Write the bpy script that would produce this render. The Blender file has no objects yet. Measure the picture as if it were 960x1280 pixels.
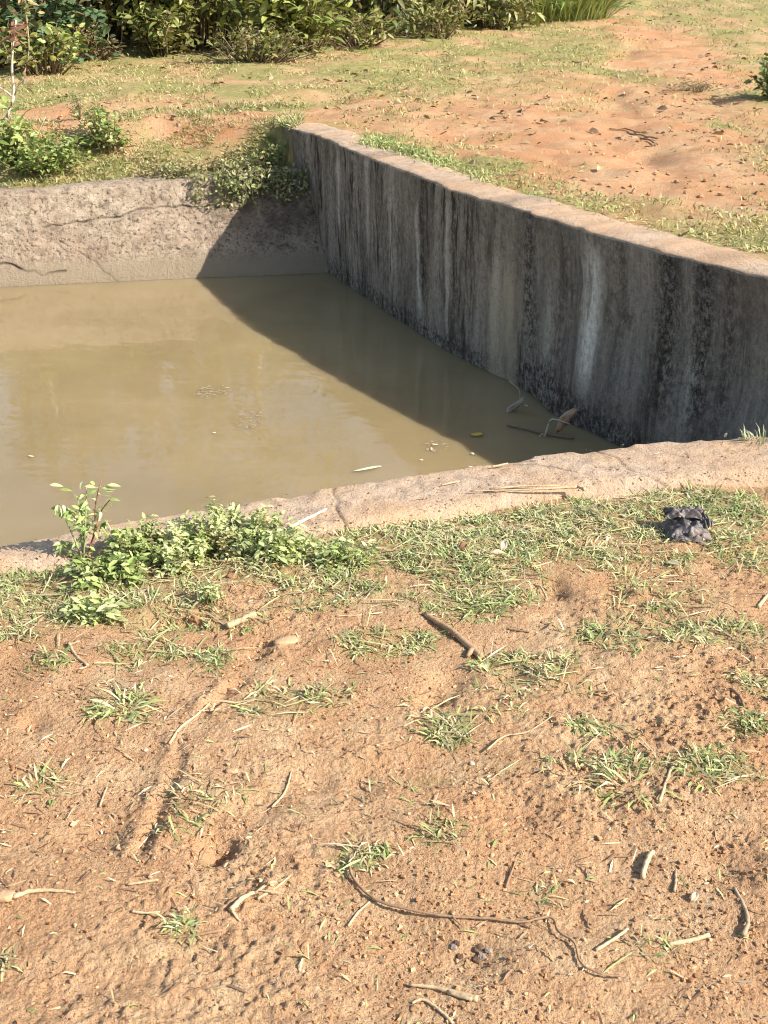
import bpy, math, random
import numpy as np
from mathutils import Vector, Matrix

rnd = random.Random(7)
rng = np.random.default_rng(11)
C = bpy.context.scene.collection
S = bpy.context.scene

# ------------------------------------------------------------------ camera, sky, sun, exposure
F = 1500.0                       # focal length in photograph pixels (960 x 1280)
PITCH = math.atan(720.0 / F)     # how far the camera looks down
CAMZ = 1.5
cam = bpy.data.cameras.new('camera')
cam.sensor_fit = 'VERTICAL'; cam.sensor_height = 24.0; cam.lens = 24.0 * F / 1280.0
cam.clip_start = 0.05; cam.clip_end = 2000
camo = bpy.data.objects.new('camera', cam); C.objects.link(camo)
camo.location = (0, 0, CAMZ); camo.rotation_euler = (math.pi / 2 - PITCH, 0, 0)
S.camera = camo

SUN_EL = math.radians(35.5); SUN_AZ = Vector((0.93, -0.37)).normalized()   # where the sun stands
w = bpy.data.worlds.new("World"); S.world = w; w.use_nodes = True
nt = w.node_tree
sky = nt.nodes.new('ShaderNodeTexSky'); sky.sky_type = 'NISHITA'; sky.sun_disc = False
sky.sun_elevation = SUN_EL
sky.sun_rotation = math.atan2(SUN_AZ.x, SUN_AZ.y)
sky.air_density = 1.3; sky.dust_density = 1.6; sky.ozone_density = 1.0
bg = nt.nodes['Background']; bg.inputs[1].default_value = 0.11
nt.links.new(sky.outputs[0], bg.inputs[0])
sl = bpy.data.lights.new('sun', 'SUN'); sl.energy = 4.7; sl.angle = math.radians(0.55); sl.color = (1.0, 0.945, 0.86)
so = bpy.data.objects.new('sun', sl); C.objects.link(so)
sd = Vector((SUN_AZ.x * math.cos(SUN_EL), SUN_AZ.y * math.cos(SUN_EL), math.sin(SUN_EL)))
so.rotation_euler = sd.to_track_quat('Z', 'Y').to_euler(); so.location = (8, -3, 9)
S.view_settings.view_transform = 'Standard'; S.view_settings.look = 'None'
S.view_settings.gamma = 1.0; S.view_settings.use_curve_mapping = False
S.view_settings.exposure = 1.02
S.cycles.filter_width = 1.1

# ------------------------------------------------------------------ helpers: pixels of the photograph to points of the place
SP, CP = math.sin(PITCH), math.cos(PITCH)
def at(px, py, z):
    u = (px - 480) / F; v = (640 - py) / F
    t = (CAMZ - z) / (SP - v * CP)
    return np.array((t * u, t * (CP + v * SP), z))
def at_y(px, py, y):
    u = (px - 480) / F; v = (640 - py) / F
    t = y / (CP + v * SP)
    return np.array((t * u, y, CAMZ - t * (SP - v * CP)))

# ------------------------------------------------------------------ helpers: noise
_T = np.random.default_rng(5).random((256, 256))
def vn(x, y, s=0):
    x = np.asarray(x, float) + s * 17.31; y = np.asarray(y, float) + s * 9.77
    xi = np.floor(x).astype(int); yi = np.floor(y).astype(int)
    fx = x - xi; fy = y - yi
    fx = fx * fx * (3 - 2 * fx); fy = fy * fy * (3 - 2 * fy)
    a = _T[xi & 255, yi & 255]; b = _T[(xi + 1) & 255, yi & 255]
    c = _T[xi & 255, (yi + 1) & 255]; d = _T[(xi + 1) & 255, (yi + 1) & 255]
    return (a * (1 - fx) + b * fx) * (1 - fy) + (c * (1 - fx) + d * fx) * fy - 0.5
def fbm(x, y, s=0, o=4, g=0.5):
    r = 0; a = 1.0
    for k in range(o):
        r = r + a * vn(x * 2.03 ** k, y * 2.03 ** k, s + k); a *= g
    return r
def clip_(a): return np.clip(a, 0, 1)
def sm(a, b, x):
    t = np.clip((x - a) / (b - a), 0, 1); return t * t * (3 - 2 * t)

# ------------------------------------------------------------------ the plan of the tank
Z_W, Z_T = -0.425, 0.40          # water, top of the tall wall
_b = np.array([at(*p, 0.0)[:2] for p in [(0,680),(100,663),(200,647),(320,625),(440,606),(560,588),(660,572),(760,558),(860,550),(960,546)]])
_f = np.array([at(*p, 0.0)[:2] for p in [(0,716),(100,706),(200,697),(320,684),(450,666),(560,646),(660,628),(760,615),(860,607),(960,601)]])
def rim_back(x):
    return np.interp(x, np.r_[-6, _b[:, 0], 2.2, 3.2], np.r_[_b[0, 1] - 0.62, _b[:, 1], _b[-1, 1] + .04, _b[-1, 1] + .05])
def rim_front(x):
    return np.interp(x, np.r_[-6, _f[:, 0], 2.2, 3.2], np.r_[_f[0, 1] - 0.6, _f[:, 1], _f[-1, 1] + .05, _f[-1, 1] + .06])
_w = np.array([at(*p, Z_T)[:2] for p in [(960,343),(930,336),(870,321),(805,303),(745,287),(705,275),(640,257),(600,246),(560,234),(527,221),(452,191),(430,182),(393,166),(355,155)]])
Y_END = _w[-1, 1]
def wall_x(y):
    return np.interp(y, np.r_[3.2, _w[:, 1], 9.5], np.r_[_w[0, 0] + .54 * (_w[0, 1] - 3.2), _w[:, 0], _w[-1, 0] - .54 * (9.5 - Y_END)])
_bt = np.array([(-5.2, 6.95, .05), (-2.36, 7.51, .08), (-1.30, 7.76, .10), (-.75, 7.86, .13), (-.2, 7.95, .16)])
_bw = np.array([(-5.2, 6.62), (-2.36, 7.22), (-1.28, 7.42), (-.75, 7.50), (-.2, 7.60)])
def back_top(x): return np.interp(x, _bt[:, 0], _bt[:, 1])
def back_z(x): return np.interp(x, _bt[:, 0], _bt[:, 2])
def back_wl(x): return np.interp(x, _bw[:, 0], _bw[:, 1])

# ------------------------------------------------------------------ ground shape
def ell(px, py, rx, ry, z):
    c = at(px, py, z); e = at(px, py - ry, z); f = at(px, py + ry, z); g = at(px + rx, py, z)
    return c[0], c[1], g[0] - c[0], (e[1] - f[1]) / 2
def mask(ells, x, y, wob=.35, s=3, fr=5.0):
    m = np.zeros_like(x)
    n = fbm(x * fr, y * fr, s, 3)
    for cx, cy, rx, ry, d in ells:
        q = np.sqrt(((x - cx) / rx) ** 2 + ((y - cy) / ry) ** 2) + n * wob * 2
        m = np.maximum(m, d * (1 - sm(.6, 1.15, q)))
    return m
NEAR_GRASS = [(*ell(px, py, rx, ry, 0), d) for px, py, rx, ry, d in [
    (560,685,250,42,1),(640,660,200,30,1),(330,700,130,34,1),(240,690,130,40,1),(860,636,170,30,1),(700,655,160,26,1),(60,745,110,34,.9),(60,722,130,20,1),(-40,730,80,30,1),(-260,800,180,40,.8),(1120,630,150,34,1),(1180,760,140,30,.5),(-160,960,90,20,.5),(1120,930,90,20,.6),(620,660,340,18,1),(170,745,110,36,.8),
    (210,775,110,18,.5),(600,745,60,26,.9),(490,805,65,22,.6),(170,820,60,17,.55),(60,832,36,16,.5),(265,830,36,17,.6),(365,885,75,26,.75),
    (560,918,30,18,.7),(740,912,42,13,.6),(650,833,55,20,.5),(700,858,40,14,.4),(800,800,90,18,.5),(900,792,80,20,.7),(860,963,110,16,.9),
    (545,1048,50,20,.6),(460,1072,45,17,.6),(530,975,55,11,.45),(935,910,40,16,.5),(945,852,35,16,.5),(38,980,38,13,.6),(215,1040,45,15,.4),
    (385,1198,28,11,.4),(225,1157,16,10,.6),(700,1120,25,13,.25),(0,1200,18,16,.7),(780,700,130,30,.45),(920,690,70,28,.5),(150,890,48,17,.5),
    (690,1115,40,14,.2),(820,740,110,30,.3),(420,745,130,20,.4),(30,790,60,20,.5),(650,960,60,14,.2),(280,1000,80,20,.15),(600,880,100,30,.15),(820,1180,60,20,.15)]]
FAR_DIRT = [(px, py, rx, ry, d) for px, py, rx, ry, d in [
    (720,190,200,60,1),(620,150,120,30,.8),(860,170,110,40,.9),(860,130,90,40,.7),(835,55,60,24,.95),(850,85,70,22,.95),(275,160,110,20,.95),(60,152,100,19,.95),(900,230,90,40,.85),
    (440,145,110,26,.75),(700,110,120,26,.6),(540,190,80,20,.35),(480,215,60,40,.5),(820,262,150,26,.5),(930,150,60,40,.7),(900,28,40,8,.3)]]
RUTS = [(np.array([at(*p, 0)[:2] for p in pts]), wd, dp) for pts, wd, dp in [
    ([(300,855),(262,890),(232,930),(212,985),(196,1030),(172,1070)], .014, .011),
    ([(330,800),(300,850)], .025, .009),
    ([(880,860),(800,868),(720,856),(640,850)], .03, .008),
    ([(420,1090),(380,1130),(320,1170)], .03, .008)]]
DIPS = [(*at(px, py, 0)[:2], r, d) for px, py, r, d in [(545,872,.035,.02),(272,1062,.03,.028),(690,735,.045,.022),(770,742,.03,.02),(240,776,.03,.03),
    (600,1195,.04,.012),(450,985,.04,.01),(120,1045,.05,.012),(330,1010,.05,.010),(905,1080,.05,.014),(650,1010,.05,.010),(500,1160,.06,.008),(40,905,.03,.014),(205,775,.04,.02),(640,845,.04,.012),(560,850,.05,.01),(395,975,.05,.012),(780,1060,.06,.01)]]
def seg_d(x, y, P):
    d = np.full_like(x, 9.0)
    for (ax, ay), (bx, by) in zip(P[:-1], P[1:]):
        t = np.clip(((x - ax) * (bx - ax) + (y - ay) * (by - ay)) / ((bx - ax) ** 2 + (by - ay) ** 2), 0, 1)
        d = np.minimum(d, np.hypot(x - ax - t * (bx - ax), y - ay - t * (by - ay)))
    return d
def height(x, y):
    x = np.atleast_1d(np.asarray(x, float)); y = np.atleast_1d(np.asarray(y, float))
    near = 1 - sm(3.6, 4.2, y)
    gr = clip_(.35 + 2.2 * fbm(x * 2.6, y * 3.4, 15, 3))            # gritty here, packed there
    wx, wy = x + .03 * vn(x * 18, y * 18, 16), y + .03 * vn(x * 18, y * 18, 17)
    r = .030 * fbm(x * 1.1, y * 1.1, 1, 2) + near * (.018 * vn(x * 5, y * 6, 2) + .012 * vn(wx * 11, wy * 15, 4) + .012 * np.abs(vn(wx * 19, wy * 27, 6)) * gr
        + gr * (.0095 * np.maximum(vn(wx * 52, wy * 70, 8), -.1) + .014 * np.maximum(vn(x * 105, y * 130, 9), -.02)) + .0045 * vn(x * 200, y * 220, 10))
    nz = near > .5
    if nz.any():
        xs, ys = x[nz], y[nz]; q = np.zeros_like(xs)
        for P, wd, dp in RUTS:
            d = seg_d(xs, ys, P) * (1 + .6 * vn(xs * 20, ys * 20, 12))
            q += (-dp * np.exp(-(d / wd) ** 2) + dp * .55 * np.exp(-((d - 2.1 * wd) / wd) ** 2)) * clip_(.6 + 2 * vn(xs * 14, ys * 14, 14))
        for cx, cy, rr, dd in DIPS:
            q += -1.5 * dd * np.exp(-(((xs - cx) ** 2 + (ys - cy) ** 2) / rr ** 2) * (1 + .8 * vn(xs * 25, ys * 25, 13)))
        r[nz] += q
    far = sm(4, 6, y)
    r += far * (-.05 * np.exp(-(((x - 1.1 - .19 * (y - 5) - .25 * np.sin(y * .45)) / .16) ** 2)) * sm(5, 7, y) - .05 * np.exp(-(((x - 2.5 - .19 * (y - 5) - .25 * np.sin(y * .45)) / .16) ** 2)) * sm(5, 7, y)) * (.5 + vn(x * 3, y * 3, 23)) * (y < 30)
    r += far * (.035 * vn(x * 2, y * 2, 20) + .03 * vn(x * 5, y * 5, 21) + .018 * vn(x * 12, y * 12, 22))
    # level of the land
    sw = (x - wall_x(y)) * .88
    db = y - back_top(x)
    ramp = .4 * sm(-.2, .7, y - rim_back(x))
    bank = back_z(x) - .03 + (.40 - back_z(x)) * sm(.12, 1.0 - .55 * sm(-1.6, -.7, x), db)
    z = np.where(sw > 0, np.where(y < 4.6, np.maximum(ramp, .385 * sm(3.75, 4.05, y)), .385), bank)
    z = np.where((sw <= 0) & (y < rim_back(x) + .05), 0, z)
    z = np.where((sw > .1) & (y < rim_front(x)), 0, z)
    # rise of the dirt bank behind the tank and slow rise far off
    z = z + .05 * sm(8.6, 11, y) + .02 * np.maximum(y - 11, 0) ** 1.0 * sm(11, 14, y) * (1 - sm(40, 60, y)) + sm(40, 60, y) * .5
    z = z + r * np.where(np.abs(sw) < .45, .4, 1)
    # rim: soil thins out towards the concrete
    e = rim_front(x) - y
    z = np.where(y < 3.9, z - .02 * (1 - sm(-.06, .15, e)) , z)
    # inside the tank
    inside = (y > rim_front(x) + .1) & (sw < .06) & (db < .06) & (x > -5.0)
    kk = np.minimum.reduce([sm(.1, .18, y - rim_front(x)), 1 - sm(.0, .14, sw), 1 - sm(.02, .14, db), sm(-5.1, -4.9, x)])
    z = z * (1 - kk) + (-.95) * kk
    return z
def h1(x, y): return float(height(x, y)[0])
_TT = np.r_[np.arange(1.3, 9, .02), np.arange(9, 60, .08)]
def on_ground(px, py, z=0.0):
    """first point of the ground on the line of sight"""
    u = (px - 480) / F; v = (640 - py) / F
    lo = _TT
    for k in range(2):
        x, y, zz = lo * u, lo * (CP + v * SP), CAMZ - lo * (SP - v * CP)
        below = np.nonzero(zz < height(x, y))[0]
        if not len(below): return at(px, py, .45)
        i = max(below[0], 1); lo = np.linspace(lo[i - 1], lo[i], 12)
    t = lo[min(i, 11)] if k else lo[0]
    t = lo[-1] if t is None else t
    return np.array((t * u, t * (CP + v * SP), h1(t * u, t * (CP + v * SP))))
def gell(px, py, rx, ry):
    c = on_ground(px, py); e = on_ground(px, py - ry); f = on_ground(px, py + ry); g = on_ground(px + rx, py)
    return c[0], (e[1] + f[1]) / 2, abs(g[0] - c[0]), max(abs(e[1] - f[1]) / 2, .12)
FAR_DIRT = [(*gell(*q[:4]), q[4]) for q in FAR_DIRT]

# ------------------------------------------------------------------ helpers: objects and meshes
def tag(o, label=None, cat=None, group=None, kind=None):
    if label: o['label'] = label
    if cat: o['category'] = cat
    if group: o['group'] = group
    if kind: o['kind'] = kind
    return o
def empty(name, loc, label, cat, group=None):
    o = bpy.data.objects.new(name, None); C.objects.link(o); o.location = Vector(loc)
    o.empty_display_size = .05
    return tag(o, label, cat, group)
class MB:
    def __init__(s): s.V = []; s.Fc = []; s.n = 0; s.T = []; s.M = []
    def add(s, V, faces, tint=(1, 1, 1), mi=0):
        V = np.asarray(V, float)
        s.V.append(V); k = s.n
        for f in faces: s.Fc.append([i + k for i in f]); s.M.append(mi)
        t = np.asarray(tint, float)
        s.T.append(np.tile(t, (len(V), 1)) if t.ndim == 1 else t)
        s.n += len(V)
    def bulk(s, V, Fa, T, mi=0):
        """V (n,k,3), Fa list of index tuples inside one item, T (n,3) or (n,k,3)"""
        n, k, _ = V.shape
        base = (np.arange(n) * k)[:, None] + s.n
        for f in Fa:
            a = (base + np.array(f)[None]).tolist(); s.Fc.extend(a); s.M.extend([mi] * n)
        s.V.append(V.reshape(-1, 3))
        if T.ndim == 2: T = np.repeat(T[:, None, :], k, 1)
        s.T.append(T.reshape(-1, 3)); s.n += n * k
    def build(s, name, mats, parent=None, loc=None, smooth=True):
        V = np.concatenate(s.V); T = np.concatenate(s.T)
        org = np.array(loc if loc is not None else (0, 0, 0), float)
        if parent is not None and loc is None: org = np.array(parent.location)
        me = bpy.data.meshes.new(name)
        V = V - org
        L = np.fromiter((len(f) for f in s.Fc), int, len(s.Fc))
        flat = np.fromiter((i for f in s.Fc for i in f), int, int(L.sum()))
        raw_mesh(me, V, flat, L)
        ca = me.color_attributes.new('tint', 'FLOAT_COLOR', 'POINT')
        ca.data.foreach_set('color', np.c_[T, np.ones(len(T))].astype(np.float32).ravel())
        if not isinstance(mats, (list, tuple)): mats = [mats]
        for m in mats: me.materials.append(m)
        if any(s.M): me.polygons.foreach_set('material_index', np.array(s.M, np.int32))
        me.polygons.foreach_set('use_smooth', np.full(len(L), smooth))
        me.update()
        o = bpy.data.objects.new(name, me); C.objects.link(o)
        if parent is not None: o.parent = parent
        else: o.location = Vector(org)
        return o
def raw_mesh(me, V, flat, L):
    me.vertices.add(len(V)); me.vertices.foreach_set('co', V.astype(np.float32).ravel())
    me.loops.add(len(flat)); me.loops.foreach_set('vertex_index', flat.astype(np.int32))
    me.polygons.add(len(L)); me.polygons.foreach_set('loop_start', np.r_[0, np.cumsum(L)[:-1]].astype(np.int32))
    me.polygons.foreach_set('loop_total', L.astype(np.int32))
    me.update(calc_edges=True)
def grid_faces(nr, nc, off=0):
    i = np.arange(nr - 1)[:, None] * nc + np.arange(nc - 1)[None]
    return np.stack([i, i + 1, i + nc + 1, i + nc], -1).reshape(-1, 4) + off

def spline(P, n):
    P = np.asarray(P, float); m = len(P)
    if m == 2: return P[0] + (P[1] - P[0]) * np.linspace(0, 1, n)[:, None]
    Q = np.vstack([2 * P[0] - P[1], P, 2 * P[-1] - P[-2]]); out = []
    for t in np.linspace(0, m - 1 - 1e-6, n):
        i = int(t); f = t - i; a, b, c, d = Q[i:i + 4]
        out.append(.5 * ((2 * b) + (c - a) * f + (2 * a - 5 * b + 4 * c - d) * f * f + (3 * b - a - 3 * c + d) * f ** 3))
    return np.array(out)
def tube(mb, P, r0, r1, tint, k=6, jit=.15, mi=0, flat=1.0):
    P = np.asarray(P, float); n = len(P)
    r = np.linspace(r0, r1, n) * (1 + jit * (rng.random(n) - .5) * 2)
    D = np.gradient(P, axis=0); D /= np.linalg.norm(D, axis=1)[:, None] + 1e-9
    V = []
    for i in range(n):
        up = np.array((0, 0, 1.)) if abs(D[i, 2]) < .9 else np.array((1., 0, 0))
        a = np.cross(D[i], up); a /= np.linalg.norm(a); b = np.cross(a, D[i])
        for j in range(k):
            th = 2 * math.pi * j / k
            V.append(P[i] + r[i] * (math.cos(th) * a + flat * math.sin(th) * b))
    fs = []
    for i in range(n - 1):
        for j in range(k):
            fs.append((i * k + j, i * k + (j + 1) % k, (i + 1) * k + (j + 1) % k, (i + 1) * k + j))
    fs.append(tuple(range(k - 1, -1, -1))); fs.append(tuple((n - 1) * k + j for j in range(k)))
    t = np.asarray(tint, float)
    T = np.tile(t, (len(V), 1)) * (1 + .25 * (rng.random((len(V), 1)) - .5))
    mb.add(V, fs, T, mi)

BF = [(0, 1, 3, 2), (2, 3, 4)]
def blades(mb, R, az, ln, wd, el, curl, T, mi=0):
    """grass blades: roots R (n,3), heading az, length, width, rise el, curl down"""
    n = len(R)
    d = np.stack([np.cos(az), np.sin(az)], 1); sd_ = np.stack([-d[:, 1], d[:, 0]], 1)
    V = np.zeros((n, 5, 3))
    m = np.zeros((n, 3)); m[:, :2] = R[:, :2] + d * (ln * .55 * np.cos(el))[:, None]; m[:, 2] = R[:, 2] + ln * .55 * np.sin(el)
    e2 = el - curl
    t = np.zeros((n, 3)); t[:, :2] = m[:, :2] + d * (ln * .45 * np.cos(e2))[:, None]; t[:, 2] = m[:, 2] + ln * .45 * np.sin(e2)
    s3 = np.c_[sd_, np.zeros(n)] * (wd / 2)[:, None]
    tw = np.c_[np.zeros((n, 2)), (rng.random(n) - .5) * wd * .8]
    V[:, 0] = R - s3 * .7; V[:, 1] = R + s3 * .7; V[:, 2] = m - s3 + tw; V[:, 3] = m + s3 - tw; V[:, 4] = t
    mb.bulk(V, BF, T, mi)
LF = [(0, 2, 6), (0, 6, 1), (6, 2, 4, 7), (6, 7, 3, 1), (7, 4, 5), (7, 5, 3)]
def leaves(mb, P, D, N, ln, wd, fold, droop, T, mi=0):
    """leaves: base P, direction D, upper side N (n,3); ln, wd arrays"""
    n = len(P)
    D = D / (np.linalg.norm(D, axis=1)[:, None] + 1e-9)
    X = np.cross(D, N); X /= np.linalg.norm(X, axis=1)[:, None] + 1e-9
    N = np.cross(X, D)
    L = ln[:, None]; W = wd[:, None] / 2
    V = np.zeros((n, 8, 3))
    def pt(a, s, up): return P + D * L * a + X * W * s + N * (W * up) - N * (L * droop * a * a)
    V[:, 0] = P; V[:, 1] = pt(.32, -1, fold); V[:, 2] = pt(.32, 1, fold); V[:, 3] = pt(.70, -.75, fold); V[:, 4] = pt(.70, .75, fold)
    V[:, 5] = pt(1, 0, 0); V[:, 6] = pt(.32, 0, 0); V[:, 7] = pt(.68, 0, 0)
    mb.bulk(V, LF, T, mi)
def rdir(n, zlo=-1, zhi=1):
    z = rng.uniform(zlo, zhi, n); a = rng.uniform(0, 2 * math.pi, n); s = np.sqrt(np.maximum(0, 1 - z * z))
    return np.stack([s * np.cos(a), s * np.sin(a), z], 1)
def tints(n, cols, var=.25):
    c = np.array(cols, float)[rng.integers(0, len(cols), n)]
    return np.clip(c * (1 + var * (rng.random((n, 1)) - .5) * 2), 0, 1)

# ------------------------------------------------------------------ materials
class N:
    def __init__(s, name, rough=.9, spec=.3):
        s.m = bpy.data.materials.new(name); s.m.use_nodes = True; s.t = s.m.node_tree
        s.p = s.t.nodes['Principled BSDF']; s.p.inputs['Roughness'].default_value = rough
        s.p.inputs['Specular IOR Level'].default_value = spec; s._c = None
    def n(s, ty, **kw):
        o = s.t.nodes.new(ty)
        for k, v in kw.items(): setattr(o, k, v)
        return o
    def l(s, a, b): s.t.links.new(a, b)
    def co(s):
        if s._c is None: s._c = s.n('ShaderNodeTexCoord')
        return s._c.outputs['Object']
    def noise(s, scale, detail=6, rough=.6, vec=None, dist=0):
        o = s.n('ShaderNodeTexNoise'); o.inputs['Scale'].default_value = scale; o.inputs['Detail'].default_value = detail
        o.inputs['Roughness'].default_value = rough; o.inputs['Distortion'].default_value = dist
        s.l(vec if vec is not None else s.co(), o.inputs['Vector']); return o.outputs['Fac']
    def ramp(s, fac, stops, interp='LINEAR'):
        o = s.n('ShaderNodeValToRGB'); r = o.color_ramp; r.interpolation = interp
        while len(r.elements) < len(stops): r.elements.new(.5)
        for e, (p, c) in zip(r.elements, stops):
            e.position = p; e.color = (*c, 1) if not isinstance(c, (int, float)) else (c, c, c, 1)
        s.l(fac, o.inputs[0]); return o.outputs[0]
    def mix(s, fac, a, b, mode='MIX'):
        o = s.n('ShaderNodeMix', data_type='RGBA', blend_type=mode)
        for sock, v in ((o.inputs[0], fac), (o.inputs[6], a), (o.inputs[7], b)):
            if hasattr(v, 'is_output'): s.l(v, sock)
            elif isinstance(v, (int, float)): sock.default_value = v if sock == o.inputs[0] else (v, v, v, 1)
            else: sock.default_value = (*v, 1)
        return o.outputs[2]
    def math(s, op, a, b=0.0):
        o = s.n('ShaderNodeMath', operation=op)
        for i, v in enumerate((a, b)):
            if hasattr(v, 'is_output'): s.l(v, o.inputs[i])
            else: o.inputs[i].default_value = v
        return o.outputs[0]
    def attr(s, name):
        o = s.n('ShaderNodeAttribute', attribute_name=name); return o
    def mapv(s, vec, scale):
        o = s.n('ShaderNodeMapping'); o.inputs['Scale'].default_value = scale; s.l(vec, o.inputs[0]); return o.outputs[0]
    def bump(s, h, dist, strength=1.0, prev=None):
        o = s.n('ShaderNodeBump'); o.inputs['Distance'].default_value = dist; o.inputs['Strength'].default_value = strength
        s.l(h, o.inputs['Height'])
        if prev is not None: s.l(prev, o.inputs['Normal'])
        return o.outputs[0]
    def done(s, col=None, nor=None):
        if col is not None: s.l(col, s.p.inputs['Base Color'])
        if nor is not None: s.l(nor, s.p.inputs['Normal'])
        return s.m

def m_ground():
    k = N('soil_and_turf', .95, .15)
    a = k.noise(1.6, 5, .6); b = k.noise(22, 8, .65); c = k.noise(170, 4, .7); d = k.noise(6, 6, .6)
    soil = k.ramp(b, [(.25, (.385, .213, .112)), (.5, (.505, .320, .178)), (.75, (.585, .410, .250))])
    soil = k.mix(k.ramp(a, [(.4, 0.0), (.65, 1.0)]), soil, (.475, .262, .132))
    soil = k.mix(k.ramp(d, [(.52, 0.0), (.7, .55)]), soil, (.58, .425, .250))
    soil = k.mix(k.ramp(c, [(.32, 1.0), (.47, 0.0)]), soil, (.20, .105, .055))
    soil = k.mix(k.ramp(c, [(.60, 0.0), (.78, .7)]), soil, (.62, .44, .27))
    turf = k.ramp(b, [(.3, (.20, .165, .060)), (.55, (.30, .265, .10)), (.75, (.39, .335, .155))])
    at_ = k.attr('tint')
    sep = k.n('ShaderNodeSeparateColor'); k.l(at_.outputs['Color'], sep.inputs[0])
    col = k.mix(sep.outputs[0], soil, turf)
    col = k.mix(k.math('MULTIPLY', sep.outputs[1], k.ramp(b, [(.3, 1.0), (.7, .35)])), col, (.44, .205, .095))
    h = k.math('ADD', k.math('MULTIPLY', c, .6), k.noise(70, 6, .7))
    nb = k.bump(h, .012, 1.0)
    return k.done(col, nb)
def m_concrete_pale():
    k = N('dusty_concrete', .93, .2)
    a = k.noise(3, 5, .6); b = k.noise(24, 8, .7); c = k.noise(120, 4, .7)
    col = k.ramp(b, [(.30, (.26, .185, .128)), (.48, (.415, .305, .215)), (.74, (.53, .41, .30))])
    col = k.mix(k.ramp(a, [(.42, 0.0), (.62, .75)]), col, (.44, .275, .158))
    col = k.mix(k.ramp(c, [(.34, .9), (.43, 0.0)]), col, (.17, .11, .07))
    at_ = k.attr('tint')
    col = k.mix(1.0, col, at_.outputs['Color'], 'MULTIPLY')
    return k.done(col, k.bump(k.math('ADD', b, k.math('MULTIPLY', c, .5)), .010))
def m_back_wall():
    k = N('pitted_concrete', .93, .2)
    a = k.noise(2.4, 5, .6); b = k.noise(11, 10, .78); c = k.noise(48, 6, .78)
    col = k.ramp(b, [(.34, (.19, .14, .10)), (.47, (.38, .295, .21)), (.72, (.58, .47, .35))])
    col = k.mix(k.ramp(a, [(.45, 0.0), (.7, .55)]), col, (.36, .24, .165))
    col = k.mix(k.ramp(c, [(.40, 1.0), (.47, 0.0)]), col, (.12, .09, .066))
    at_ = k.attr('tint')
    sep = k.n('ShaderNodeSeparateColor'); k.l(at_.outputs['Color'], sep.inputs[0])
    col = k.mix(sep.outputs[0], col, (.31, .24, .16))     # silt left by the water
    col = k.mix(sep.outputs[1], col, (.04, .03, .022))      # crack
    col = k.mix(k.math('MULTIPLY', sep.outputs[2], k.ramp(b, [(.35, .95), (.65, .45)])), col, (.085, .065, .05))   # moss
    return k.done(col, k.bump(k.math('ADD', b, c), .022))
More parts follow.
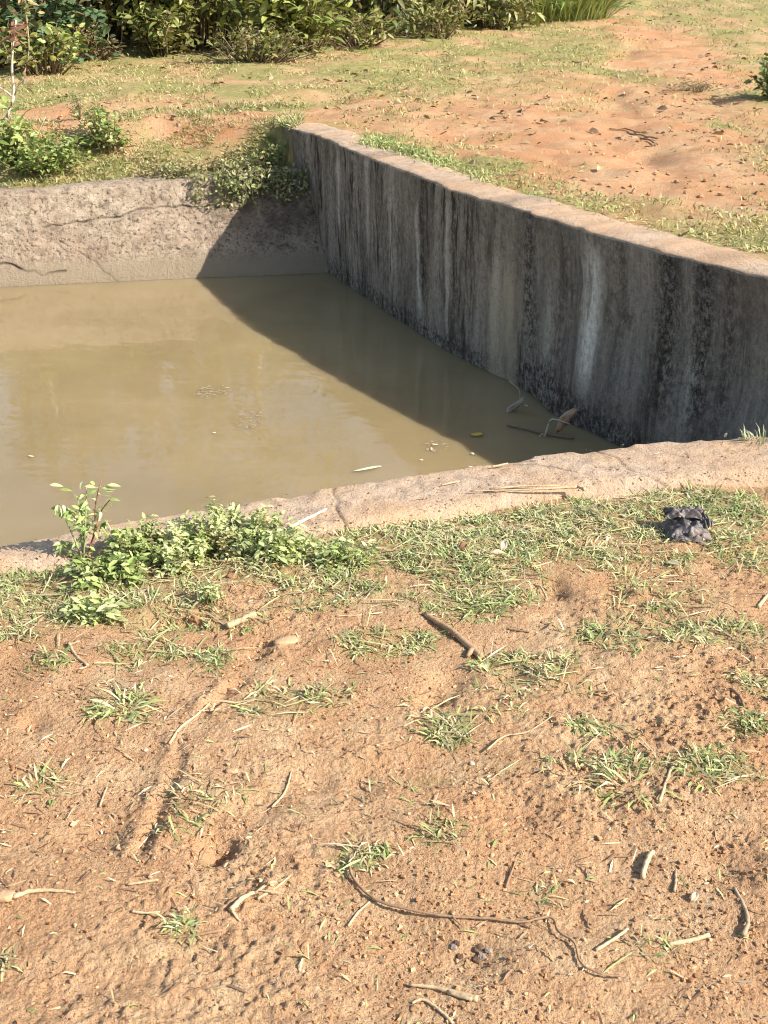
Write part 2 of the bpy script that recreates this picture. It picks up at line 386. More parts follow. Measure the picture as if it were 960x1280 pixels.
def m_wall_face():
    k = N('weathered_wall_face', .9, .2)
    uv = k.n('ShaderNodeUVMap', uv_map='UVMap').outputs[0]
    wide = k.noise(1, 5, .6, k.mapv(uv, (5, .6, 1)), .15)
    fine = k.noise(1, 8, .72, k.mapv(uv, (20, 1.9, 1)), .12)
    hair = k.noise(1, 6, .75, k.mapv(uv, (64, 6, 1)), .1)
    blot = k.noise(6, 10, .78, k.mapv(uv, (1, .7, 1)))
    mott = k.noise(34, 8, .8, k.mapv(uv, (1.3, .8, 1)))
    grit = k.noise(110, 4, .75, uv)
    col = k.ramp(wide, [(.28, (.145, .114, .086)), (.45, (.25, .205, .16)), (.58, (.36, .305, .242)), (.7, (.48, .42, .345))])
    col = k.mix(k.ramp(mott, [(.36, .75), (.52, 0.0)]), col, (.105, .083, .066))
    col = k.mix(k.ramp(mott, [(.54, 0.0), (.66, .75)]), col, (.46, .405, .335))
    area = k.ramp(k.noise(1, 4, .6, k.mapv(uv, (3.4, 1.1, 1)), .2), [(.42, .12), (.55, 1.0)])
    calm = k.attr('calm').outputs['Fac']
    area = k.math('MULTIPLY', area, k.math('SUBTRACT', 1.0, k.math('MULTIPLY', calm, .72)))
    col = k.mix(k.math('MULTIPLY', calm, k.ramp(blot, [(.45, .0), (.56, .7)])), col, (.20, .19, .17))
    col = k.mix(k.math('MULTIPLY', k.ramp(fine, [(.40, .95), (.49, 0.0)]), area), col, (.038, .031, .025))
    col = k.mix(k.ramp(fine, [(.56, 0.0), (.68, .65)]), col, (.40, .36, .30))
    hm = k.math('MULTIPLY', k.ramp(hair, [(.40, 1.0), (.46, 0.0)]), k.ramp(wide, [(.40, 1.0), (.62, .15)]))
    col = k.mix(k.math('MULTIPLY', hm, area), col, (.035, .029, .024))
    col = k.mix(k.math('MULTIPLY', k.ramp(hair, [(.58, 0.0), (.66, .8)]), k.ramp(blot, [(.40, 0.0), (.6, .9)])), col, (.50, .455, .385))
    col = k.mix(k.ramp(blot, [(.36, .75), (.47, 0.0)]), col, (.085, .070, .057))
    at_ = k.attr('tint')
    sep = k.n('ShaderNodeSeparateColor'); k.l(at_.outputs['Color'], sep.inputs[0])
    br = k.math('MULTIPLY', k.ramp(fine, [(.36, .15), (.54, 1.0)]), k.ramp(mott, [(.36, .35), (.52, 1.0)]))
    col = k.mix(k.math('MULTIPLY', sep.outputs[0], br), col, (.82, .76, .66))        # lime runs
    ag = k.math('MULTIPLY', k.ramp(mott, [(.46, 1.0), (.56, .12)]), k.ramp(grit, [(.45, 1.0), (.62, .5)]))
    col = k.mix(k.math('MULTIPLY', sep.outputs[1], ag), col, (.022, .018, .015))     # black algae
    col = k.mix(k.math('MULTIPLY', sep.outputs[2], k.ramp(fine, [(.35, .5), (.55, 1.0)])), col, (.50, .41, .29))   # clean tan render
    col = k.mix(k.ramp(grit, [(.33, .85), (.41, 0.0)]), col, (.030, .025, .021))
    col = k.mix(k.ramp(grit, [(.62, 0.0), (.70, .6)]), col, (.40, .35, .29))
    return k.done(col, k.bump(k.math('ADD', k.math('ADD', mott, k.math('MULTIPLY', grit, .5)), k.math('MULTIPLY', fine, .5)), .016))
def m_water():
    k = N('murky_water', .02, .5)
    k.p.inputs['IOR'].default_value = 1.33
    a = k.noise(1.1, 4, .55)
    col = k.ramp(a, [(.35, (.230, .170, .084)), (.65, (.278, .206, .106))])
    k.p.inputs['Subsurface Weight'].default_value = 1.0; k.p.inputs['Subsurface Radius'].default_value = (1.0, .8, .5); k.p.inputs['Subsurface Scale'].default_value = .30
    r1 = k.noise(1, 3, .5, k.mapv(k.co(), (2.2, 5, 1)), .4)
    r2 = k.noise(1, 2, .5, k.mapv(k.co(), (9, 22, 1)), .3)
    return k.done(col, k.bump(k.math('ADD', r1, k.math('MULTIPLY', r2, .10)), .0028))
def m_leaf(name, rough=.45, trans=.22, spec=.35):
    k = N(name, rough, spec)
    at_ = k.attr('tint').outputs['Color']
    n = k.noise(40, 3)
    col = k.mix(k.ramp(n, [(.3, .35), (.7, 0.0)]), at_, k.mix(1.0, at_, (.6, .55, .5), 'MULTIPLY'))
    tr = k.n('ShaderNodeBsdfTranslucent'); k.l(k.mix(1.0, col, (1.15, 1.1, .65), 'MULTIPLY'), tr.inputs[0])
    mx = k.n('ShaderNodeMixShader'); mx.inputs[0].default_value = trans
    k.l(k.p.outputs[0], mx.inputs[1]); k.l(tr.outputs[0], mx.inputs[2])
    k.l(mx.outputs[0], k.t.nodes['Material Output'].inputs[0])
    return k.done(col)
def m_tint(name, rough=.85, scale=60, spec=.25, bump=.002):
    k = N(name, rough, spec)
    at_ = k.attr('tint').outputs['Color']
    n = k.noise(scale, 6, .7)
    col = k.mix(k.ramp(n, [(.3, .6), (.6, 0.0)]), at_, k.mix(1.0, at_, (.5, .42, .36), 'MULTIPLY'))
    return k.done(col, k.bump(n, bump))
def m_plastic():
    k = N('black_polythene', .46, .4)
    n = k.noise(30, 6, .7)
    d = k.noise(14, 5, .6)
    col = k.ramp(d, [(.38, (.035, .029, .029)), (.53, (.078, .064, .062)), (.68, (.22, .165, .13))])
    return k.done(col, k.bump(n, .003))
M = dict(ground=m_ground(), pale=m_concrete_pale(), back=m_back_wall(), face=m_wall_face(), water=m_water(),
         leaf=m_leaf('leaf_tissue'), grass=m_leaf('grass_blade', .6, .18, .25), wood=m_tint('dry_wood', .85, 90), bark=m_tint('bark', .9, 40, .2, .004),
         clod=m_tint('soil_clod', .95, 60, .1, .004), stone=m_tint('stone', .85, 30, .25, .004), plastic=m_plastic(), dead=m_leaf('dead_leaf', .7, .15, .2))

# ------------------------------------------------------------------ setting: ground
def clip01(a): return np.clip(a, 0, 1)
def ground_tint(X, Y):
    g = np.zeros_like(X); rd = np.zeros_like(X)
    nr = Y < 3.9
    n2 = fbm(X * 3, Y * 3, 30, 4)
    gn = mask(NEAR_GRASS, X, Y, .35, 3, 9) * .55
    gf = 1 - mask(FAR_DIRT, X, Y, .45, 5, 2.0)
    gf = clip01(gf * (.72 + 1.5 * n2))
    g = np.where(nr, gn, gf)
    rd = np.where(nr, 0, clip01(np.maximum(mask([FAR_DIRT[4], FAR_DIRT[5]], X, Y, .35, 6, 3) * .9, mask(FAR_DIRT, X, Y, .5, 6, 2) * .75) * (.75 + 1.6 * fbm(X * 5, Y * 5, 33, 4))))
    return np.stack([g, rd, np.zeros_like(g)], -1)
def graded(lo, hi, step, far, grow=1.16):
    a = list(np.arange(lo, hi + 1e-6, step)); s = step
    while a[-1] < far: s *= grow; a.append(a[-1] + s)
    s = step
    while a[0] > -far: s *= grow; a.insert(0, a[0] - s)
    return np.array(a)
NX0, NX1, NY0, NY1 = -1.75, 2.1, .8, 3.74
xs = graded(-6, 6, .036, 300); ys = graded(3.2, 12, .034, 300, 1.03)
ys = np.r_[[y for y in ys if y < .5][::6], np.arange(.5, 3.2, .06), [y for y in ys if y >= 3.2]]
X, Y = np.meshgrid(xs, ys); Z = height(X.ravel(), Y.ravel()).reshape(X.shape)
ins = np.minimum.reduce([sm(.06, .10, X - NX0), sm(.06, .10, NX1 - X), sm(.06, .10, Y - NY0), sm(.06, .1, NY1 - Y)])
Z = Z - .09 * ins
V1 = np.stack([X, Y, Z], -1).reshape(-1, 3); T1 = ground_tint(X.ravel(), Y.ravel()); F1 = grid_faces(*X.shape)
VS, TS, FS = [V1], [T1], [F1]; off = len(V1)
for x0, x1, y0, y1, st in [(NX0, NX1, 2.2, NY1, .006), (-1.02, 1.02, 1.0, 2.2, .0036), (NX0, -1.02, 1.0, 2.2, .012), (1.02, NX1, 1.0, 2.2, .012), (NX0, NX1, NY0, 1.0, .02)]:
    xs = np.linspace(x0, x1, int((x1 - x0) / st) + 1); ys = np.linspace(y0, y1, int((y1 - y0) / st) + 1)
    X, Y = np.meshgrid(xs, ys); Z = height(X.ravel(), Y.ravel()).reshape(X.shape)
    edge = np.minimum.reduce([X - NX0, NX1 - X, Y - NY0, NY1 - Y])
    Z = Z - .05 * (1 - sm(.0, .05, edge))
    VS.append(np.stack([X, Y, Z], -1).reshape(-1, 3)); TS.append(ground_tint(X.ravel(), Y.ravel())); FS.append(grid_faces(*X.shape, off=off)); off += X.size
me = bpy.data.meshes.new('ground')
Fa = np.vstack(FS); raw_mesh(me, np.vstack(VS), Fa.ravel(), np.full(len(Fa), 4))
ca = me.color_attributes.new('tint', 'FLOAT_COLOR', 'POINT')
ca.data.foreach_set('color', np.c_[np.vstack(TS), np.ones(off)].astype(np.float32).ravel())
me.materials.append(M['ground']); me.polygons.foreach_set('use_smooth', np.ones(len(Fa), bool))
go = bpy.data.objects.new('ground', me); C.objects.link(go); tag(go, kind='structure')

# water
mb = MB()
xs = np.linspace(-5.0, 2.4, 90); ys = np.linspace(1.9, 8.2, 80)
X, Y = np.meshgrid(xs, ys)
mb.add(np.stack([X, Y, np.full_like(X, 0.0)], -1).reshape(-1, 3), grid_faces(*X.shape).tolist())
wo = mb.build('water', M['water'], loc=(0, 0, 0)); wo.location.z = Z_W; tag(wo, kind='structure')

# ------------------------------------------------------------------ the tall right wall
def build_wall():
    nr = 300; ycs = np.linspace(Y_END, 3.35, nr)
    zs = np.r_[np.linspace(-1.0, Z_T - .027, 46), Z_T - .02]
    nb = len(zs); ntp = 10; nbk = 4; nc = nb + ntp + nbk
    V = np.zeros((nr, nc, 3)); UV = np.zeros((nr, nc, 2)); T = np.zeros((nr, nc, 3))
    s = np.r_[0, np.cumsum(np.hypot(np.diff(ycs), np.diff(wall_x(ycs))))]
    nx, ny = -.88, -.47
    # wall length s of some columns of the photograph
    def s_of(px, py):
        p = at(px, py, Z_T); return float(np.interp(-p[1], -ycs, s))
    CALM = np.zeros((nr, nc))
    lime = [(s_of(742, 286), .045, .27, -.22, 1.0), (s_of(452, 191) + .05, .035, .38, -.1, .5), (s_of(520, 219), .02, .2, -.3, .8), (s_of(557, 233), .018, .25, -.3, .6), (s_of(421, 178), .03, .33, -.1, .55),
            (s_of(620, 252), .03, .1, -.3, .5), (s_of(688, 270), .02, .1, -.2, .35), (s_of(870, 321), .025, .1, -.25, .25), (s_of(480, 205), .02, .2, -.2, .5)]
    alg = [(s_of(664, 263), .05, .9), (s_of(838, 312), .07, 1.0), (s_of(880, 324), .06, 1.0), (s_of(915, 332), .03, .7), (s_of(440, 186), .03, .8), (s_of(525, 221), .03, .8), (s_of(380, 162), .03, .6), (s_of(560, 236), .02, .8), (s_of(705, 275), .03, .4), (s_of(780, 296), .025, .4)]
    sk = s_of(657, 262)
    for i in range(nr):
        x0 = wall_x(ycs[i]); n_edge = .014 * vn(s[i] * 9, 0, 41) + .007 * vn(s[i] * 30, 0, 42)
        ztop = Z_T + .012 * vn(s[i] * 3, 0, 43) + .006 * vn(s[i] * 16, 0, 44)
        zz = np.interp(zs, [zs[0], zs[-1]], [zs[0], ztop - .012])
        right = float(sm(-.02, .03, s[i] - sk + .012 * vn(0, s[i] * 40, 45)))
        dep = (-.004 + .012 * right) * 1.0 + .10 * sm(.25, -.45, zz) * sm(.0, .5, s[i] - sk)
        dep = dep + .010 * fbm(s[i] * 4 + zz * 0, zz * 3, 46, 3) + .010 * fbm(s[i] * 18 + zz * 0, zz * 9, 47, 3) + .006 * vn(s[i] * 50 + zz * 0, zz * 25, 48)
        dep = dep + n_edge * sm(.3, .4, zz)
        V[i, :nb, 0] = x0 + nx * dep; V[i, :nb, 1] = ycs[i] + ny * dep; V[i, :nb, 2] = zz
        d0 = dep[-1]
        tt = np.linspace(.012, .25 + .02 * vn(s[i] * 5, 3, 49), ntp)
        zt = ztop - .008 * ((tt - .12) / .12) ** 2 + .006 * fbm(s[i] * 9 + tt * 0, tt * 9, 50, 3)
        V[i, nb:nb + ntp, 0] = x0 - nx * (tt - d0); V[i, nb:nb + ntp, 1] = ycs[i] - ny * (tt - d0); V[i, nb:nb + ntp, 2] = zt
        tb = tt[-1] + .012
        V[i, nb + ntp:, 0] = x0 - nx * tb; V[i, nb + ntp:, 1] = ycs[i] - ny * tb; V[i, nb + ntp:, 2] = np.linspace(ztop - .03, ztop - .5, nbk)
        UV[i, :, 0] = s[i]; UV[i, :, 1] = V[i, :, 2]; UV[i, nb:, 1] += tt[-1]
        sh = (.04 + .13 * float(sm(-.3, .4, s[i] - sk))) * (Z_T - zz); UV[i, :nb, 0] -= sh
        sj = s[i] - sh + .012 * vn(zz * 7, s[i] * 0 + zz * 0, 51)
        lm = np.zeros(nb)
        for c, wd, zt_, zb_, st in lime:
            lm = np.maximum(lm, st * np.exp(-((sj - c) / (wd * (.6 + .5 * vn(zz * 9, zz * 0 + c, 52) + .5))) ** 2) * (1 - sm(zt_ - .05, zt_ + .12, zz)) * sm(zb_ - .12, zb_ + .1, zz))
        al = np.zeros(nb)
        for c, wd, st in alg:
            al = np.maximum(al, st * np.exp(-((sj - c) / wd) ** 2) * sm(-.35, -.1, zz))
        CALM[i] = float(sm(sk - .03, sk + .1, s[i])); CALM[i, :nb] *= .75 + .5 * vn(s[i] * 3 + zz * 0, zz * 2, 55)
        hgt = Z_W + .11 + .16 * vn(s[i] * 2.3, 1, 53) + .16 * np.exp(-((s[i] - sk - .28) / .22) ** 2)
        al = np.maximum(al, (1 - sm(hgt - .06, hgt + .05, zz)) * .95 * float(sm(-.25, .02, s[i] - sk)))
        al = np.maximum(al, (1 - sm(Z_W + .05, Z_W + .12, zz)) * .8)
        tn = float(np.exp(-((s[i] - sk + .13) / .12) ** 2) * (1 - sm(-.01, .02, s[i] - sk))) * (1 - sm(-.02, .22, zz)) * .9
        T[i, :nb, 0] = lm; T[i, :nb, 1] = al; T[i, :nb, 2] = tn
        T[i, nb - 1:] = .85; T[i, nb:] = 1
        dd = .25 * float(sm(.05, .3, vn(s[i] * 4, 7, 54)))
        T[i, nb:nb + ntp] *= (1 - dd)
    Fq = grid_faces(nr, nc)
    col = (Fq[:, 0] % nc); mi = np.where(col >= nb - 1, 1, 0)
    mb = MB(); mb.add(V.reshape(-1, 3), Fq.tolist(), T.reshape(-1, 3)); mb.M = mi.tolist()
    mb.Fc.append([j for j in range(nc)]); mb.M.append(0)
    o = mb.build('retaining_wall', [M['face'], M['pale']], loc=(wall_x(Y_END), Y_END, 0))
    me = o.data; ca_ = me.attributes.new('calm', 'FLOAT', 'POINT'); ca_.data.foreach_set('value', CALM.ravel().astype(np.float32)); uvl = me.uv_layers.new(name='UVMap')
    li = np.zeros(len(me.loops), np.int32); me.loops.foreach_get('vertex_index', li)
    uvl.data.foreach_set('uv', UV.reshape(-1, 2)[li].astype(np.float32).ravel())
    tag(o, 'tall dark streaked concrete tank wall with a pale dusty top, running off to the right', 'wall')
build_wall()

# ------------------------------------------------------------------ the low back wall at left
def build_back():
    xs = np.linspace(-4.6, -.18, 460); nz = 130
    V = np.zeros((460, nz + 8, 3)); T = np.zeros((460, nz + 8, 3))
    crk = [np.array([(X_, Z_) for X_, Z_ in pts]) for pts in [
        [(at(*p, -.1)[0] * 1.02, zc) for p, zc in [((60, 283), -.12), ((110, 280), -.10), ((150, 277), -.085), ((185, 265), -.045), ((220, 263), -.04), ((262, 262), -.045), ((300, 266), -.05)]],
        [(at(*p, -.3)[0] * 1.02, zc) for p, zc in [((-20, 318), -.27), ((20, 328), -.32), ((50, 341), -.375), ((78, 338), -.36)]],
        [(at(*p, -.2)[0] * 1.02, zc) for p, zc in [((52, 276), -.1), ((57, 300), -.2)]],
        [(at(*p, -.3)[0] * 1.02, zc) for p, zc in [((105, 300), -.2), ((118, 330), -.32), ((123, 360), -.42)]]]]
    tz = np.r_[np.linspace(0, .45, 14)[:-1], np.linspace(.45, 1, nz - 13)]
    for i, x in enumerate(xs):
        zt = back_z(x) + .02 * vn(x * 4, 0, 60); yt = back_top(x) + .02 * vn(x * 6, 0, 61)
        yw = back_wl(x); yb = yw - (yt - yw) * .9
        z = -1.0 + (zt - .02 + 1.0) * tz
        y = np.interp(z, [-1.0, Z_W, zt], [yb, yw, yt])
        y = y - .05 * (1 - sm(Z_W + .02, Z_W + .12, z))            # silted step at the water
        rough = sm(Z_W + .06, Z_W + .16, z)
        X_ = np.full(nz, x)
        y = y + (.022 * fbm(X_ * 7, z * 9, 62, 4) + .03 * np.minimum(vn(X_ * 30, z * 36, 63) + .1, 0) + .016 * np.minimum(vn(X_ * 62, z * 70, 69) + .05, 0)) * (.25 + .75 * rough)
        c = np.zeros(nz)
        for k, P in enumerate(crk):
            d = seg_d(X_ + .012 * vn(X_ * 30, z * 30, 64), z + .014 * vn(X_ * 22, z * 22, 65), P)
            c = np.maximum(c, np.exp(-(d / (.0048 if k < 2 else .0035)) ** 2) * (1.0 if k < 2 else .5) * (.75 + .9 * vn(X_ * 16, z * 16, 68)))
        y = y + .014 * c
        V[i, :nz] = np.stack([X_, y, z], -1)
        tt = np.linspace(.012, .22, 7)
        V[i, nz:nz + 7] = np.stack([np.full(7, x), yt + tt, zt + .012 * fbm(x * 12 + tt * 0, tt * 12, 66, 3)], -1)
        V[i, nz + 7] = (x, yt + .23, zt - .3)
        T[i, :nz, 0] = (1 - rough) * .95; T[i, :nz, 1] = c
        mo = float(sm(-1.25, -.8, x)) * sm(-.36, -.1, z + .08 * vn(X_ * 6, z * 6, 67))
        T[i, :nz, 2] = np.clip(mo * .9, 0, 1)
    mb = MB(); Fq = grid_faces(460, nz + 8)[:, ::-1]
    mb.add(V.reshape(-1, 3), Fq.tolist(), T.reshape(-1, 3))
    o = mb.build('tank_wall', M['back'], loc=(-2.6, 7.3, 0))
    tag(o, 'low pitted tan concrete wall with a long crack, at the back of the tank', 'wall')
build_back()

# ------------------------------------------------------------------ the near rim
def build_rim():
    xs = np.linspace(-2.2, 2.3, 760); nt_ = 44
    V = np.zeros((760, nt_ + 8, 3)); T = np.ones((760, nt_ + 8, 3))
    crk = [np.array([at(*p, 0)[:2] for p in pts]) for pts in [
        [(742, 558), (752, 570), (775, 578), (790, 590), (815, 598), (845, 607)], [(415, 610), (423, 640), (440, 668)], [(640, 580), (690, 588), (720, 596)]]]
    for i, x in enumerate(xs):
        yb = float(rim_back(x)) + .008 * vn(x * 6, 0, 70) + .009 * np.minimum(vn(x * 31, 0, 71), .1) ; yf = float(rim_front(x)) - .05
        zi = np.linspace(-1.0, -.012, 8)
        V[i, :8] = np.stack([np.full(8, x), yb - .004 - .01 * vn(x * 20 + zi * 0, zi * 20, 72), zi], -1)
        tt = np.linspace(0.008, yb - yf, nt_)
        y = yb - tt; X_ = np.full(nt_, x)
        z = .010 + .006 * fbm(X_ * 4, y * 4, 73, 3) + .0045 * fbm(X_ * 26, y * 26, 74, 3) - .010 * np.exp(-(tt / .012) ** 2) - .012 * np.exp(-(tt / .05) ** 2) * float(sm(.12, .3, vn(x * 9, 0, 78))) - .075 * sm(yb - yf - .13, yb - yf - .02, tt)
        c = np.zeros(nt_)
        for P in crk:
            c = np.maximum(c, np.exp(-(seg_d(X_ + .02 * vn(X_ * 18, y * 18, 75), y + .02 * vn(X_ * 18, y * 18, 76), P) / .004) ** 2) * (.75 + vn(X_ * 14, y * 14, 77)))
        z = z - .006 * c
        V[i, 8:] = np.stack([X_, y, z], -1)
        T[i, 8:] = (1 - .75 * np.clip(c, 0, 1))[:, None]
        # algae film on the face that stands in the tank
        T[i, :8] = (.35, .33, .30)
    mb = MB(); mb.add(V.reshape(-1, 3), grid_faces(760, nt_ + 8).tolist(), T.reshape(-1, 3))
    o = mb.build('tank_rim', M['pale'], loc=(0, 3.2, 0))
    tag(o, 'pale dusty concrete rim of the tank curving along the near side of the water', 'kerb')
build_rim()

# ------------------------------------------------------------------ plants
G_PALE = [(.40, .44, .19), (.34, .41, .15), (.46, .47, .24), (.28, .36, .12), (.51, .49, .29)]
G_DRY = [(.50, .40, .22), (.56, .47, .30), (.40, .30, .16)]
G_DEEP = [(.22, .28, .09), (.26, .32, .12), (.30, .35, .14)]
def near_turf():
    mb = MB()
    n = 135000
    x = rng.uniform(-1.6, 1.9, n); y = rng.uniform(1.1, 3.7, n)
    m = mask(NEAR_GRASS, x, y, .35, 3, 9)
    cl = fbm(x * 22, y * 22, 81, 2)
    keep = (rng.random(n) < m * clip01(.38 + 2.0 * cl)) & (y < rim_front(x) + .03 + .08 * vn(x * 9, y * 9, 80))
    x, y = x[keep], y[keep]
    n0 = len(x); k = 4                                # small bunches
    x = np.repeat(x, k) + rng.normal(0, .008, n0 * k); y = np.repeat(y, k) + rng.normal(0, .008, n0 * k)
    n = len(x)
    R = np.stack([x, y, height(x, y) - .002], 1)
    T = np.where((rng.random(n) < .72)[:, None], tints(n, G_PALE), tints(n, G_DRY))
    dm = (vn(x * 6, y * 6, 83) > .12)[:, None]
    T = np.where(dm & (rng.random((n, 1)) < .5), tints(n, G_DEEP), T)
    blades(mb, R, rng.uniform(0, 6.28, n), rng.uniform(.012, .042, n), rng.uniform(.002, .0045, n), rng.uniform(.02, .95, n), rng.uniform(.2, 1.0, n), T)
    # runners lying on the ground
    n = 5200
    x = rng.uniform(-1.5, 1.8, n * 3); y = rng.uniform(1.1, 3.6, n * 3)
    kp = (rng.random(n * 3) < mask(NEAR_GRASS, x, y, .5, 3, 9)) & (y < rim_front(x)); x, y = x[kp][:n], y[kp][:n]; n = len(x)
    R = np.stack([x, y, height(x, y) + .006], 1)
    blades(mb, R, rng.uniform(0, 6.28, n), rng.uniform(.05, .11, n), rng.uniform(.002, .0035, n), rng.uniform(-.05, .15, n), rng.uniform(0, .2, n), tints(n, G_DRY + G_PALE[:1]))
    # a few lone blades over the bare soil
    n = 2200
    x = rng.uniform(-1.5, 1.8, n); y = rng.uniform(1.1, 3.3, n)
    R = np.stack([x, y, height(x, y)], 1)
    blades(mb, R, rng.uniform(0, 6.28, n), rng.uniform(.012, .035, n), rng.uniform(.002, .004, n), rng.uniform(0, .7, n), rng.uniform(.1, .8, n), tints(n, G_DRY + G_PALE))
    o = mb.build('grass', M['grass']); tag(o, 'short patchy grass on the red soil in front of the tank', 'grass', kind='stuff')
near_turf()
def far_turf():
    mb = MB(); n = 230000
    t = rng.random(n); y = 4.2 * (26 / 4.2) ** t; x = rng.uniform(-1, 1, n) * (.42 * y + .6)
    m = 1 - mask(FAR_DIRT, x, y, .45, 5, 2.0)
    m = m * clip01(.55 + 1.6 * fbm(x * 4, y * 4, 90, 3)) + .012
    sw = (x - wall_x(y)) * .88; db = y - back_top(x)
    keep = (rng.random(n) < m) & ((sw > .30 + .05 * vn(x * 8, y * 8, 91)) | ((sw < .1) & (db > .16) & (y < 30) & ((sw < -.02) | (y > Y_END + .1)))) & (y > 3.9)
    x, y = x[keep], y[keep]; n = len(x)
    R = np.stack([x, y, height(x, y) - .004], 1)
    fresh = (sm(.0, .25, fbm(x * 1.3, y * 1.3, 92, 2)) + np.exp(-((sw[keep] - .4) / .2) ** 2) * (y < 7) * .25)[:, None]
    T = np.where(rng.random((n, 1)) < .25 + .5 * fresh, tints(n, [(.30, .32, .12), (.24, .29, .10), (.34, .34, .14)]), tints(n, [(.40, .37, .15), (.45, .40, .19), (.34, .32, .12), (.49, .43, .24)]))
    s = clip01(.65 + y * .045)
    blades(mb, R, rng.uniform(0, 6.28, n), rng.uniform(.022, .055, n) * s, rng.uniform(.003, .006, n) * (1 + y * .05), rng.uniform(.1, 1.2, n), rng.uniform(.2, .9, n), T)
    n = 26000
    x = rng.uniform(-3.4, -.55, n); db_ = .06 + 1.3 * rng.random(n) ** 1.2; y = back_top(x) + db_
    kp = rng.random(n) < clip01(.55 + 2.0 * fbm(x * 4, y * 4, 94, 3) - .35 * sm(.55, .9, db_)); x, y = x[kp], y[kp]; n = len(x)
    R = np.stack([x, y, height(x, y) - .004], 1)
    blades(mb, R, rng.uniform(0, 6.28, n), rng.uniform(.025, .075, n), rng.uniform(.003, .007, n), rng.uniform(.1, 1.2, n), rng.uniform(.2, .9, n), tints(n, [(.36, .35, .15), (.30, .32, .12), (.44, .39, .20), (.24, .28, .09), (.48, .42, .25)]))
    o = mb.build('field_grass', M['grass']); tag(o, 'short yellowish grass of the field beyond the tank', 'grass', kind='stuff')
far_turf()

def shrub(name, base, hgt, rad, nbr, nlf, ln, wr, cols, label, cat='shrub', group=None, droop=.25, low=.1, flat=(1, 1), dn=-.5,  stemcol=(.20, .15, .09), stem_r=.008, lean=(0, 0), up=.25, full=.25, bias=.8, root_=.35):
    """stems that rise from the base and carry leaves along their outer length"""
    base = np.array(base, float); root = empty(name, base, label, cat, group)
    ms, ml = MB(), MB(); per = max(1, nlf // nbr); rk = .2 if nbr < 30 else 1
    for b in range(nbr):
        a = rng.uniform(0, 6.28); q = rng.random() ** .5
        zf = low + (1 - low) * rng.random() ** bias
        rr = rad * q * (1 - .35 * zf)
        tip = base + np.array((math.cos(a) * rr * flat[0] + lean[0] * zf, math.sin(a) * rr * flat[1] + lean[1] * zf, hgt * zf))
        foot = base + np.array((math.cos(a) * rr * root_ * rk * flat[0], math.sin(a) * rr * root_ * rk * flat[1], -.02))
        foot[2] = min(foot[2], h1(foot[0], foot[1]) - .01)
        mid = (foot + tip) / 2 + np.array((rng.normal(0, rad * .1), rng.normal(0, rad * .1), hgt * .12))
        P = spline([foot, mid, tip], 6)
        tube(ms, P, stem_r, stem_r * .35, stemcol, 4)
        t = rng.uniform(full, 1.02, per)
        idx = np.clip(t * 5, 0, 4.999); i0 = idx.astype(int); f = (idx - i0)[:, None]
        B = P[i0] * (1 - f) + P[i0 + 1] * f + rng.normal(0, ln * .45, (per, 3))
        B[:, 2] = np.maximum(B[:, 2], height(B[:, 0], B[:, 1]) + .004)
        D = rdir(per, dn, .75) + (tip - base) * .4 / (np.linalg.norm(tip - base) + .1)
        Nn = rdir(per, .2, 1.0) + np.array((0, 0, up))
        L = ln * rng.uniform(.55, 1.25, per)
        tc = np.array(cols)[rng.integers(0, len(cols))] * rng.uniform(.8, 1.2)
        T = np.clip(tc[None] * (1 + .6 * (rng.random((per, 1)) - .5)) * .5 + tints(per, cols, .4) * .5, 0, 1)
        old = rng.random(per) < .05; T[old] = T[old] * .3 + np.array((.34, .25, .12)) * .6
        leaves(ml, B, D, Nn, L, L * wr * rng.uniform(.8, 1.2, per), .25, droop, T)
    ms.build('stem', M['bark'], root); ml.build('foliage', M['leaf'], root)
    return root
def pxm(px, py, z): 
    v = (640 - py) / F; return (CAMZ - z) / (SP - v * CP) / F     # metres per pixel there

# --- thicket beyond the field
DKG = [(.045, .075, .022), (.06, .095, .03), (.035, .06, .02)]
OLV = [(.26, .28, .075), (.20, .24, .06), (.34, .34, .11), (.14, .18, .05)]
YGR = [(.28, .32, .075), (.22, .28, .065), (.36, .37, .12)]
BLU = [(.07, .125, .06), (.10, .165, .08), (.15, .22, .11)]
BRN = [(.20, .17, .075), (.26, .21, .10), (.15, .15, .055)]
gz = .46
b_ = lambda px, py: on_ground(px, py, gz)
p = b_(40, 88); shrub('ivy_shrub', p + (-.2, .35, 0), 2.4, 1.0, 70, 3600, .085, .75, BLU, 'bluish green small leaved shrub at the left end of the thicket', low=.03, stem_r=.012, bias=1.7, up=.8)
p = b_(110, 74); shrub('dry_weed', p, .34, .42, 40, 500, .06, .3, [(.26, .19, .10), (.30, .23, .12), (.18, .15, .07)], 'brownish dry weed mound in front of the dark hollow of the thicket', 'weed', low=.1)
p = b_(58, 92); shrub('weed_clump', p, .42, .55, 40, 700, .075, .5, OLV + YGR, 'green weed clump at the foot of the bluish shrub', 'weed', low=.1)
p = b_(235, 70); shrub('vine_shrub', p + (0, .75, 0), 2.6, 1.05, 90, 3800, .11, .5, OLV + YGR[:1], 'olive broad shrub hung with climbing vines right of the dark hollow', low=.06, droop=.5, dn=-.9, stem_r=.012, bias=1.6, up=.8)
p = b_(190, 72); shrub('low_bush', p + (.1, .15, 0), .45, .55, 40, 620, .085, .5, OLV + BRN, 'low olive bush under the vines, right of the dark hollow', low=.1)
p = b_(372, 66); shrub('broadleaf_plant', p + (0, .2, 0), .95, .62, 70, 1300, .15, .36, YGR + [(.15, .19, .05)], 'bright yellow green plant with long broad leaves beside the pale trunk', 'plant', low=.12, droop=.45, dn=-.2, up=.8)
